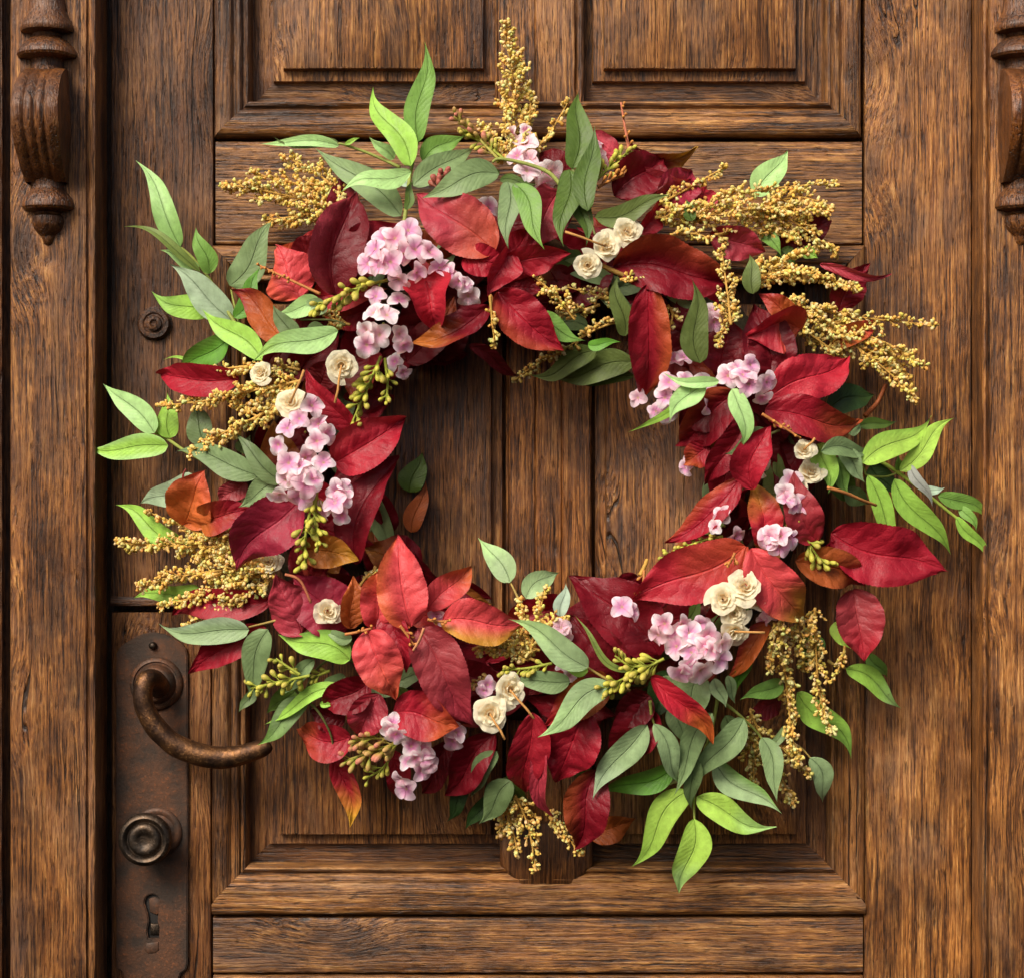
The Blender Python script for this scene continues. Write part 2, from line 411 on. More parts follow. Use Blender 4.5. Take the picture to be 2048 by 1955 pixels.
def raised(l, t, r, bt, slope_d=-30, field_d=0):
    c = 22
    return [(l-c-4 if l > c+4 else 0, t-c-4, r-c-4 if r > c+4 else 0, bt-c-4, slope_d-14), (l-c-2 if l > c+4 else 1, t-c-2, r-c-2 if r > c+4 else 1, bt-c-2, slope_d-2), (l-c if l > c+4 else 2, t-c, r-c if r > c+4 else 2, bt-c, slope_d+11),
            (l-2, t-2, r-2, bt-2, slope_d+13), (l, t, r, bt, field_d), (l+3, t+3, r+3, bt+3, field_d+1)]
def bevels(x0, y1, x1, l, r, bt, tint):
    # mitred sloping margins of a panel: left, right, bottom; dark tint paints their recess shade
    c = 22; y0 = -560 if y1 < 500 else 560
    def pr(e, s, wdt): return [(e, -60), (e, -38), (e+s*wdt*0.3, -36), (e+s*wdt*0.7, -33), (e+s*wdt, -31), (e+s*(wdt+1), -60)]
    wl, wr, wb = max(4, l-c), max(4, r-c), bt-c
    strip('panel_margin', 'V', y0, y1, pr(x0, 1, wl), 'V', door, tint, mitre=(0, -wb/wl))
    strip('panel_margin', 'V', y0, y1, pr(x1, -1, wr), 'V', door, tint, mitre=(0, -wb/wr))
    strip('panel_margin', 'H', x0, x1, pr(y1, -1, wb), 'H', door, tuple(v*0.9 for v in tint), mitre=(wl/wb, -wr/wb))
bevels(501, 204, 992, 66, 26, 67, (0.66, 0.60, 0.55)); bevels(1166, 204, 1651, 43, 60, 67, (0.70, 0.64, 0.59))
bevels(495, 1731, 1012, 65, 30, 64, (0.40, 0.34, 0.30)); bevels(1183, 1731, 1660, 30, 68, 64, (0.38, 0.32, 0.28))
panel('door_panel', 501, -560, 992, 204, raised(66, 70, 26, 67), (0.92, 0.85, 0.78), 3.0)
panel('door_panel', 1166, -560, 1651, 204, raised(43, 70, 60, 67), (0.92, 0.86, 0.80), 8.0)
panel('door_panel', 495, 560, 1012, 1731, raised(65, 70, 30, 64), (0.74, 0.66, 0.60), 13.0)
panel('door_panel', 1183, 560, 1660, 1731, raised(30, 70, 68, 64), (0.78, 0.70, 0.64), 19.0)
# mullions between the panels, worn into ridges
def mull(x0, x1, y0, y1, tint, d, ridges):
    prof = [(x0, d-50), (x0, d-8), (x0+4, d-2)]
    for i in range(ridges):
        a = x0+6+(x1-x0-12)*i/ridges; b2 = x0+6+(x1-x0-12)*(i+1)/ridges
        prof += [(a, d-5), (a+3, d-1), ((a+b2)/2, d+1), (b2-3, d-1)]
    prof += [(x1-4, d-2), (x1, d-8), (x1, d-50)]
    return strip('door_mullion', 'V', y0, y1, prof, 'V', door, tint, jit=1.3)
mull(990, 1152, -560, 206, (0.86, 0.80, 0.76), 4, 2)
strip('mullion_bead', 'V', -560, 206, [(1153, -30), (1153, 2), (1156, 7), (1162, 8), (1167, 4), (1168, -30)], 'V', door, (0.66, 0.6, 0.56))
mull(1012, 1183, 562, 1700, (0.92, 0.80, 0.70), 6, 3)
# foot of the lower mullion: a block with cut corners standing over the moulding
def prism(name, poly, d0, d1, mat, parent, tint=None, bev=2.5, seed=1.0, jit=0.6, pf=Q):
    V = []; F = []; n = len(poly); c = Vector((sum(p[0] for p in poly)/n, sum(p[1] for p in poly)/n))
    lv = []
    for (ins, d) in ((0, d0), (0, d1-bev), (bev*0.35, d1-bev*0.35), (bev, d1)):
        row = []
        for i, p in enumerate(poly):
            a = Vector(p); a0 = Vector(poly[i-1]); a2 = Vector(poly[(i+1) % n])
            e1 = (a-a0).normalized(); e2 = (a2-a).normalized(); bis = (e2-e1)
            if bis.length < 1e-4: bis = Vector((-e1.y, e1.x))
            bis.normalize()
            if bis.dot(c-a) < 0: bis = -bis
            q = a+bis*ins*1.2
            row.append(pf(q.x+jit*nz(p[0]*.05, p[1]*.05, seed), q.y+jit*nz(p[0]*.05, p[1]*.05, seed+5), d))
        lv.append(row)
    for r in lv: V += r
    for k in range(3):
        for i in range(n): F.append((k*n+i, k*n+(i+1) % n, (k+1)*n+(i+1) % n, (k+1)*n+i))
    F.append(tuple(3*n+i for i in range(n)))
    o = mesh_obj(name, V, F, mat, parent, smooth=False); recalc(o); smooth_by_angle(o, 40)
    if tint: o.color = (*tint, 1)
    return o
prism('mullion_foot', [(1000, 1640), (1186, 1640), (1186, 1728), (1140, 1771), (1042, 1771), (1000, 1728)], -40, 14, WV, door, (0.44, 0.36, 0.30), bev=7)  # dark tint puts the shadow on the foot into its colour

# plugged bolt hole in the left stile
def place(o, pos, zdir, up=Vector((0, 0, 1))):
    z = zdir.normalized(); x = up.cross(z); x = x.normalized() if x.length > 1e-5 else Vector((1, 0, 0)); y = z.cross(x)
    M = Matrix((x, y, z)).transposed().to_4x4(); M.translation = pos
    par = o.parent; off = Vector()
    while par is not None: off += par.location; par = par.parent
    M.translation = pos-off
    o.matrix_basis = M
FRONT = Vector((0, -1, 0))
def turned(name, prof, pos, mat, parent, seg=40, zdir=FRONT, wob=0.0, tint=None, cols=None):
    V, F = lathe([(r*S, h*S) for r, h in prof], seg)
    if wob: V = [v*(1+wob*nz(v.x*60/S*0.0004, v.y*60/S*0.0004, v.z*200)) for v in V]
    o = mesh_obj(name, V, F, mat, parent, smooth=False); recalc(o); smooth_by_angle(o, 40); place(o, pos, zdir)
    if tint: o.color = (*tint, 1)
    return o
bolt = turned('bolt_cover', [(36, -6), (35, 1), (31, 3), (30, 5), (33, 6), (33, 9), (29, 13), (22, 13), (19, 10), (16, 11), (14, 15), (8, 17), (5, 13), (0, 12)], Q(310, 648, 0), WV, door, wob=0.10, tint=(0.34, 0.28, 0.26))
turned('bolt_knob', [(11, -4), (12, 4), (9, 9), (4, 11), (0, 11)], Q(326, 656, 10), M_PLATE, bolt, 20)
turned('bolt_knob', [(9, -4), (10, 5), (7, 9), (0, 10)], Q(303, 655, 11), M_PLATE, bolt, 20)
# dark lip above the lock plate
strip('stile_repair_lip', 'H', 222, 330, [(1192, -20), (1192, 1), (1196, 5), (1204, 6), (1210, 3), (1211, -20)], 'H', door, (0.5, 0.44, 0.42), jit=1.6)

# ------------------------------------------------------------------ lock plate with handle, knob and keyhole
def lock_plate():
    out = [(234, 1306), (240, 1294), (252, 1284), (266, 1276), (284, 1267), (306, 1263), (330, 1267), (350, 1276), (364, 1286), (373, 1296), (376, 1310), (377, 1600), (376, 1925), (373, 1936), (362, 1944), (358, 1956), (358, 2010), (252, 2010), (252, 1956), (246, 1942), (234, 1934), (233, 1700)]
    hole = []
    for k in range(13):
        a = math.radians(150+240*k/12); hole.append((306+16*math.cos(a), 1802+16*math.sin(a)))
    hole += [(318, 1822), (316, 1840), (320, 1852), (319, 1874), (298, 1874), (295, 1858), (299, 1840), (296, 1822)]
    bm = bmesh.new()
    def loop(pts):
        vs = [bm.verts.new(Q(x, y, 7)) for x, y in pts]
        return [bm.edges.new((vs[i], vs[(i+1) % len(vs)])) for i in range(len(vs))]
    es = loop(out)+loop(hole)
    r = bmesh.ops.triangle_fill(bm, use_beauty=True, use_dissolve=False, edges=es)
    fs = [g for g in bm.faces]
    ex = bmesh.ops.extrude_face_region(bm, geom=fs)
    for v in [g for g in ex['geom'] if isinstance(g, bmesh.types.BMVert)]: v.co.y += 12*S
    bmesh.ops.recalc_face_normals(bm, faces=bm.faces)
    ed = [e for e in bm.edges if len(e.link_faces) == 2 and e.calc_face_angle(0) > 1.0 and (e.verts[0].co.y+e.verts[1].co.y)/2 < -6*S]
    bmesh.ops.bevel(bm, geom=ed, offset=2.2*S, segments=2, affect='EDGES')
    me = bpy.data.meshes.new('lock_plate'); bm.to_mesh(me); bm.free(); me.materials.append(M_PLATE)
    o = link('lock_plate', me, door); smooth_by_angle(o, 35); o['label'] = 'dark rusty iron lock plate with rounded top'
    return o
plate = lock_plate()
prism('keyhole_cover', [(298, 1796), (310, 1792), (322, 1797), (323, 1822), (314, 1828), (300, 1822)], -8, 3, M_PLATE, plate, bev=1.5)
prism('keyhole_slide', [(301, 1845), (319, 1845), (319, 1868), (301, 1868)], -8, 3, M_STEEL, plate, bev=2)
prism('keyhole_shade_block', [(285, 1780), (330, 1780), (330, 1880), (285, 1880)], -14, -1, M_DARK, plate, bev=1)  # near-black block painting the shade inside the keyhole
prism('keyhole_lip', [(292, 1883), (319, 1880), (320, 1898), (312, 1904), (298, 1905), (290, 1899)], 2, 8.6, M_PLATE, plate, bev=3)
turned('rivet', [(8, -3), (8, 4), (6, 8), (3, 10), (0, 10)], P(306, 1290, 8), M_STEEL, plate, 18)
# lever handle: rosette, neck and the curved grip as one tapering bar
turned('handle_rosette', [(54, -4), (53, 4), (50, 8), (45, 10), (43, 7), (40, 7), (37, 16), (33, 22), (30, 24), (0, 25)], P(313, 1366, 7), M_PLATE, plate, 48)
hp = [(318, 1374, 20), (316, 1368, 46), (309, 1358, 70), (298, 1356, 86), (289, 1368, 94), (286, 1392, 96), (293, 1422, 96), (314, 1456, 96), (348, 1486, 96), (392, 1506, 96), (440, 1514, 96), (486, 1508, 96), (520, 1497, 94), (536, 1490, 93), (542, 1487, 92)]
hr = [23, 21, 19, 19, 19, 19.5, 20, 21, 22, 22.5, 22, 20, 18, 14, 7]
pts = catmull([P(*p) for p in hp], 6); rr = []
for i in range(len(hr)-1):
    for k in range(6): rr.append((hr[i]+(hr[i+1]-hr[i])*k/6)*S)
rr.append(hr[-1]*S); V = []; F = []; tube(V, F, pts, rr, 20)
V = [v+Vector((nz(v.x*70, v.y*70, v.z*70), nz(v.x*70+9, v.y*70, v.z*70), nz(v.x*70, v.y*70+5, v.z*70)))*0.0006 for v in V]
ho = mesh_obj('handle', V, F, M_BRONZE, plate); recalc(ho); ho['label'] = 'worn bronze curved door handle'
turned('knob_rosette', [(50, -3), (50, 3), (47, 6), (42, 7), (36, 4), (30, 6), (24, 16), (22, 40), (0, 40)], P(314, 1664, 7), M_PLATE, plate, 44)
kb = turned('knob', [(22, -34), (24, -18), (34, -12), (46, -6), (52, 4), (52, 12), (48, 19), (43, 21), (38, 19), (35, 14), (33, 14), (31, 19), (27, 22), (18, 22), (12, 18), (9, 17), (0, 17)], P(292, 1676, 66), M_STEEL, plate, 52)
turned('knob_pin', [(11, -4), (11, 3), (9, 7), (6, 8), (4, 6), (0, 6)], P(291, 1678, 85), M_BRASS, kb, 24)

# ------------------------------------------------------------------ door frame posts
FD = 95
def post(name, xs, side, tint):
    prof = [(x, d) for x, d in xs]
    return strip(name, 'V', -200, 2140, prof, 'V', frame, tint, pfun=P, jit=0.9)
# left: outer board, deep groove, post face with bead, reveal
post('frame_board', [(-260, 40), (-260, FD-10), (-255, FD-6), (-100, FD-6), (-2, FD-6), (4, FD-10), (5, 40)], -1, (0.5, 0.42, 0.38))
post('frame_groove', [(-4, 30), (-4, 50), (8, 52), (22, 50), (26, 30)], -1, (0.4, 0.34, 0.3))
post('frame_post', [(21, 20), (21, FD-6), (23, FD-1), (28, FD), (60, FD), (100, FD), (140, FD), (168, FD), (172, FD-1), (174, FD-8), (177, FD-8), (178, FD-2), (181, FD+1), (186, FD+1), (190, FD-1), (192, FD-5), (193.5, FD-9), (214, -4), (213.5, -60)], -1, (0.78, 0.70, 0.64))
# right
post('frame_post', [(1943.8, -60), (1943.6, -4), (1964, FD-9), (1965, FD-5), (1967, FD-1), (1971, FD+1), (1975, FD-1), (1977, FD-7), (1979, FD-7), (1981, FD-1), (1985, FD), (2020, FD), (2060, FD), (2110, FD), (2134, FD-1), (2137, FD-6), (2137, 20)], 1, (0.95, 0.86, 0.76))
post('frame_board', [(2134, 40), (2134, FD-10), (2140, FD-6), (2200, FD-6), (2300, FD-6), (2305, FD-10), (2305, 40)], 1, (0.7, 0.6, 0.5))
# dark bottom of the gap round the door
plank('door_backing', 'V', -200, 2140, 190, 1975, -62, 'V', frame, (0.25, 0.2, 0.18), deep=12)

def ornament(xc, mirror):
    root = None
    def half(name, prof, xo=0, par=None, dep=1.05):
        V, F = lathe([(r, h) for r, h in prof], 36, math.pi, 2*math.pi)
        k = S*(1-FD/DIST); base = P(xc+xo, 0, FD-2)
        W = [Vector((base.x+v.x*k, base.y+v.y*k*dep, (CY-v.z)*k)) for v in V]
        W = [v+Vector((1, 1, 1))*0.0006*nz(v.x*60, v.y*60, v.z*60) for v in W]
        o = mesh_obj(name, W, F, WO, par, smooth=False); recalc(o); smooth_by_angle(o, 35); o.color = (0.50, 0.40, 0.34, 1)
        return o
    sgn = -1 if mirror else 1
    # body: convex fluted scroll, extruded across the post
    k = S*(1-FD/DIST); W = []; F = []; nx, ny = 30, 40
    hw = 46
    for i in range(ny+1):
        f = i/ny; y = 142+f*(368-142)
        prof = 20+104*math.sin(math.pi*min(1, max(0, f))**0.86)**0.75 if 0 < f < 1 else 26
        for j in range(nx+1):
            g = j/nx*2-1
            wd = hw*(0.88+0.12*math.sin(math.pi*f))
            fl = 0.0
            for c in (-0.45, 0.0, 0.42): fl -= 8*math.exp(-((g-c)/0.10)**2)
            fl *= math.sin(math.pi*f)**0.5
            edge = -7*abs(g)**6
            px = xc+8*sgn+g*wd+1.2*nz(y*.05, g*3, xc)
            base = P(px, 0, FD)
            W.append(Vector((base.x, base.y-(prof+fl+edge+1.5*nz(y*.06, g*4, 3+xc))*k, (CY-y)*k)))
    m = nx+1
    for i in range(ny):
        for j in range(nx): F.append((i*m+j, i*m+j+1, (i+1)*m+j+1, (i+1)*m+j))
    nb = len(W)
    for idx in list(range(0, (ny+1)*m, m)) + list(range(m-1, (ny+1)*m, m)):
        W.append(Vector((W[idx].x, -FD*S+0.001, W[idx].z)))
    for i in range(ny):
        F.append((i*m, (i+1)*m, nb+i+1, nb+i)); F.append((i*m+nx, nb+ny+1+i, nb+ny+2+i, (i+1)*m+nx))
    body = mesh_obj('carved_ornament', W, F, WO, frame, smooth=False); recalc(body); smooth_by_angle(body, 40); body.color = (0.58, 0.46, 0.38, 1)
    body['label'] = 'fluted scroll ornament on the right post' if mirror else 'fluted scroll ornament on the left post'
    half('turned_bell', [(32, -80), (34, -20), (36, 6), (38, 22), (43, 36), (49, 46), (53, 54), (54, 61), (52, 66), (38, 68), (30, 70), (28, 78)], 7*sgn, body)
    half('turned_ring', [(28, 76), (36, 80), (46, 88), (54, 97), (59, 105), (60, 112), (57, 117), (44, 119), (34, 122), (32, 128), (33, 136), (38, 146)], 8*sgn, body)
    half('turned_ring', [(36, 360), (32, 374), (34, 381), (41, 388), (48, 398), (52, 409), (52, 416), (48, 421), (36, 423), (26, 426), (24, 434)], 9*sgn, body)
    half('drop_finial', [(24, 428), (31, 434), (32, 444), (28, 457), (21, 466), (13, 473), (12, 478), (9, 487), (0, 494)], 9*sgn, body)
    return body
ornament(88, False); ornament(2049, True)

# ------------------------------------------------------------------ the wreath
wreath = empty('flower_wreath', P(1050, 940, 20), 'autumn wreath of red and green leaves with pink flowers hanging on the door', 'wreath')
INN = (1090, 940, 265, 200); OUT = (1045, 945, 700, 655)
def ringpos(x, y):
    ei = math.hypot((x-INN[0])/INN[2], (y-INN[1])/INN[3]); eo = math.hypot((x-OUT[0])/OUT[2], (y-OUT[1])/OUT[3])
    if ei <= 1: return 0.0
    if eo >= 1: return 1.0
    a = ei-1; b = 1-eo
    return a/(a+b*1.9)
def depth(x, y):
    s = ringpos(x, y)
    return 60+95*math.sqrt(max(0.0, 1-(2*s-1)**2))
LAY = 13.0
C = {k: lin(v) for k, v in dict(
    crim=(156, 24, 42), red=(172, 32, 48), rose=(170, 54, 68), dark=(100, 9, 22), deep=(118, 10, 27), coral=(200, 68, 72), dusk=(154, 54, 60), mag=(150, 36, 58),  # dark: red with the shade of shaded leaves painted in
    org=(204, 104, 48), olive=(176, 130, 36), brn=(168, 84, 36), yel=(210, 160, 50), mar=(108, 14, 22), pnk=(214, 84, 100), gold=(190, 110, 40),
    lime=(158, 206, 84), lime2=(178, 220, 92), pale=(178, 222, 142), pgrey=(168, 192, 156), grn=(122, 166, 74), gg=(130, 156, 104), gg2=(154, 182, 130), dgg=(106, 128, 80), dk=(84, 110, 42), oliv=(98, 114, 56), vdk=(48, 74, 32), viv=(96, 152, 48),
    pb=(180, 205, 180), grp=(160, 165, 158), blade=(120, 140, 66)).items()}
def lerp(a, b, t): return tuple(a[i]+(b[i]-a[i])*t for i in range(len(a)))
def sm(a, b, x):
    t = min(1, max(0, (x-a)/(b-a))); return t*t*(3-2*t)

def leaf(kind, bx, by, tx, ty, w, col, L=3, acc=None, mode='tip', amt=0.8, arc=0.0, cam=None, roll=0.0, cup=None, twist=None, d=None, dt=None, par=None, tipd=0.0, curl=0.0, wave=1.0, name=None):
    """one leaf from base to tip (photo pixels). arc: sideways bow; cam: bow towards the viewer; roll/twist: turn about its axis"""
    red = kind == 'r'
    n, m = (56, 10) if red else (30, 8)
    rnd = random.Random(int(bx*7+by*13+tx*3+ty))
    db = depth(bx, by)+L*LAY if d is None else d
    dtp = depth(tx, ty)+L*LAY+8 if dt is None else dt
    dtp += tipd
    B = P(bx, by, db); T = P(tx, ty, dtp)
    ax = T-B; Ln = ax.length; ax = ax.normalized()
    view = FRONT
    n0 = (view-ax*view.dot(ax)).normalized(); s0 = ax.cross(n0)
    cam = (0.05+0.10*rnd.random() if red else 0.03+0.06*rnd.random()) if cam is None else cam
    M = (B+T)/2 + s0*(arc*Ln*2) + n0*(cam*Ln*2)
    if red and cup is not None: cup = max(-0.45, min(0.62, cup*1.5+(0.14 if cup > 0 else -0.05)))
    cup = (rnd.uniform(0.28, 0.62) if red else rnd.uniform(0.08, 0.30)) if cup is None else cup
    twist = rnd.uniform(-0.45, 0.45) if twist is None else twist
    hook = rnd.choice([-1, 1])*(rnd.uniform(0.0, 0.04) if red else rnd.uniform(0.02, 0.06)); back = rnd.uniform(-0.20, 0.16)
    if red: w *= 1.2*rnd.uniform(0.88, 1.1)
    hw = w*S*0.5*(1-db/DIST)/max(0.45, math.cos(roll))/max(0.6, math.cos(cup*0.8))
    sd = rnd.random()*50
    V = []; UV = []; CO = []; F = []
    base = C[col] if isinstance(col, str) else col
    accent = C[acc] if isinstance(acc, str) else acc
    if red: a_, b_ = 0.52+0.14*rnd.random(), 0.84+0.12*rnd.random()
    else: a_, b_ = 0.50+0.14*rnd.random(), 1.12+0.12*rnd.random()
    um = a_/(a_+b_); fm = um**a_*(1-um)**b_
    tone = 0.9+0.2*rnd.random()
    for i in range(n+1):
        u = i/n
        c = B*(1-u)**2+M*(2*u*(1-u))+T*u*u+s0*(hook*Ln*math.sin(2*math.pi*u))+n0*(back*Ln*u*u*u)
        tg = ((M-B)*(1-u)+(T-M)*u).normalized()
        R = Matrix.Rotation(roll+twist*(u-0.4), 3, tg)
        s1 = s0-tg*s0.dot(tg); s1.normalize(); n1 = s1.cross(tg); n1.normalize()
        if n1.dot(n0) < 0: n1 = -n1
        s1 = R @ s1; n1 = R @ n1
        f = (max(u, 1e-4)**a_)*((1-u)**b_)/fm
        f *= 1-(0.30 if red else 0.38)*sm(0.62, 0.98, u)
        f = max(f, 0.035 if u < 0.5 else 0.004)
        sr = 1.0
        if red and 0.06 < u < 0.97: sr = 1+0.045*(((u*28) % 1.0)-0.5)*min(1, f*2)+0.03*nz(u*9, sd)
        for j in range(m+1):
            v = j/m*2-1
            hwj = hw*f*(sr if abs(v) > 0.99 else 1)
            hwj *= 1+0.06*nz(u*3, v*0.7, sd+3)
            ang = cup*(1 if u < 0.85 else 1)+curl*abs(v)*sm(0.1, 0.5, u)
            lat = v*hwj*math.cos(ang); up = abs(v)*hwj*math.sin(ang)
            rip = wave*(0.19 if red else 0.08)*hw*(nz(u*3.5, v*1.1, sd+7)*1.2+nz(u*9, v*2.3, sd+17)*0.45)*(0.35+abs(v))
            V.append(c+s1*lat+n1*(up+rip))
            UV.append((u, j/m))
            k = 0.0
            nn = 0.22*nz(u*3, v*1.5, sd+20)
            if mode == 'tip': k = sm(0.35, 0.95, u+nn)
            elif mode == 'base': k = sm(0.65, 0.05, u+nn) if False else 1-sm(0.05, 0.65, u+nn)
            elif mode == 'left': k = sm(0.15, 0.95, v+nn)
            elif mode == 'right': k = sm(0.15, 0.95, -v+nn)
            elif mode == 'edge': k = sm(0.45, 1.0, abs(v)+nn)
            cc = base
            if accent is not None: cc = lerp(base, accent, amt*k)
            if not red: cc = lerp(cc, tuple(x*0.66 for x in cc), 0.55*math.exp(-(v/0.09)**2)); 
            q = tone*(1+0.14*nz(u*2.4, v*1.3, sd+30))
            CO.append(tuple(x*q for x in cc))
    for i in range(n):
        for j in range(m):
            a = i*(m+1)+j; F.append((a, a+1, a+m+2, a+m+1))
    o = mesh_obj(name or ('red_leaf' if red else 'green_leaf'), V, F, M_RED if red else M_GRN, par or wreath, loc=B, cols=CO, uvs=UV)
    return o

def stem_mesh(name, pts, r0, r1, col, par, L=3, seg=7, per=6, mat=None, dd=None):
    """pts in photo pixels, optionally with own depth"""
    W = []
    for i, p in enumerate(pts):
        d = p[2] if len(p) > 2 else depth(p[0], p[1])+L*LAY-4
        W.append(P(p[0], p[1], d))
    W = catmull(W, per); n = len(W)
    V = []; F = []; tube(V, F, W, [(r0+(r1-r0)*i/(n-1))*S*(1+0.12*nz(i*0.7, pts[0][0])) for i in range(n)], seg)
    col = C[col] if isinstance(col, str) else col
    cols = [tuple(x*(0.85+0.3*nz(v.x*80, v.y*80, v.z*80)) for x in col) for v in V]
    o = mesh_obj(name, V, F, mat or M_STEM, par, loc=W[0], cols=cols)
    return o
STEMG = lin((150, 160, 76)); STEMO = lin((176, 150, 80)); TWIG = lin((180, 116, 62)); STEMD = lin((108, 112, 62))
def sprig(pts, rad, leaves, col=STEMG, L=4):
    st = stem_mesh('leaf_sprig', pts, rad, rad*0.6, col, wreath, L)
    for a in leaves:
        kw = a[7] if len(a) > 7 else {}
        leaf('g', *a[:6], L=a[6], par=st, **kw)
    return st

# --- backbone of the wreath: bound vine twigs
for k in range(7):
    pts = []; n = 110; ph = k*0.9; rt = 26+10*(k % 4)
    for i in range(n+1):
        a = 2*math.pi*i/n
        rx = 480+rt*math.cos(ph+a*(5+k % 3)); ry = 425+rt*math.cos(ph+a*(5+k % 3))
        pts.append(P(1062+rx*math.cos(a)+6*nz(a*4, k), 942+ry*math.sin(a)+6*nz(a*4, k+9), 62+34*math.sin(ph+a*(5+k % 3))))
    V = []; F = []; tube(V, F, pts, [(7+2.5*(k % 3))*S*(1+0.25*nz(i*0.5, k)) for i in range(n+1)], 7)
    cc = lin([(70, 46, 30), (54, 38, 26), (84, 60, 38)][k % 3])
    mesh_obj('vine_twig', V, F, M_VINE, wreath, cols=[cc]*len(V), loc=pts[0])

# dark core added under the leaves to paint the shade in the gaps
V = []; F = []; n1, n2 = 120, 18
for i in range(n1):
    a = 2*math.pi*i/n1
    for j in range(n2):
        b2 = 2*math.pi*j/n2; rr = 74*(1+0.16*nz(a*9, math.cos(b2)*2, math.sin(b2)*2))
        V.append(P(1066+(478+rr*math.cos(b2))*math.cos(a), 942+(422+rr*math.cos(b2))*math.sin(a), 46+rr*0.55*math.sin(b2)))
for i in range(n1):
    for j in range(n2): F.append((i*n2+j, i*n2+(j+1) % n2, ((i+1) % n1)*n2+(j+1) % n2, ((i+1) % n1)*n2+j))
o = mesh_obj('gap_shade_core', V, F, M_VINE, wreath, cols=[lin((46, 40, 24))]*len(V), loc=V[0]); recalc(o)

# --- under-layer of leaves that closes the gaps, shade put into their dark colours
rf = random.Random(21)
for k in range(235):
    th = 2*math.pi*(k+rf.random()*0.8)/235
    s = 0.17+0.68*rf.random()
    xi = INN[0]+(INN[2]+40)*math.cos(th); yi = INN[1]+(INN[3]+40)*math.sin(th)
    xo = OUT[0]+(OUT[2]-120)*math.cos(th); yo = OUT[1]+(OUT[3]-110)*math.sin(th)
    x = xi+(xo-xi)*s; y = yi+(yo-yi)*s
    ta = th+math.pi/2*(1 if rf.random() < 0.5 else -1)+rf.uniform(-0.7, 0.7)
    ln = rf.uniform(105, 165); dx = ln*0.5*math.cos(ta); dy = ln*0.5*math.sin(ta)
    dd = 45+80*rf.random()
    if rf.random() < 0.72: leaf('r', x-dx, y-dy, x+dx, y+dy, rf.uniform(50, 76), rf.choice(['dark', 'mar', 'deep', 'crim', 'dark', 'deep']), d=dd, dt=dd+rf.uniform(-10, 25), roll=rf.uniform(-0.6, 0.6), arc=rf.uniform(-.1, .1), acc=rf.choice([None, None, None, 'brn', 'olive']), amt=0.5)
    else: leaf('g', x-dx, y-dy, x+dx, y+dy, rf.uniform(36, 50), rf.choice(['dgg', 'oliv', 'dk', 'gg']), d=dd, dt=dd+rf.uniform(-10, 25), roll=rf.uniform(-0.5, 0.5), arc=rf.uniform(-.1, .1))

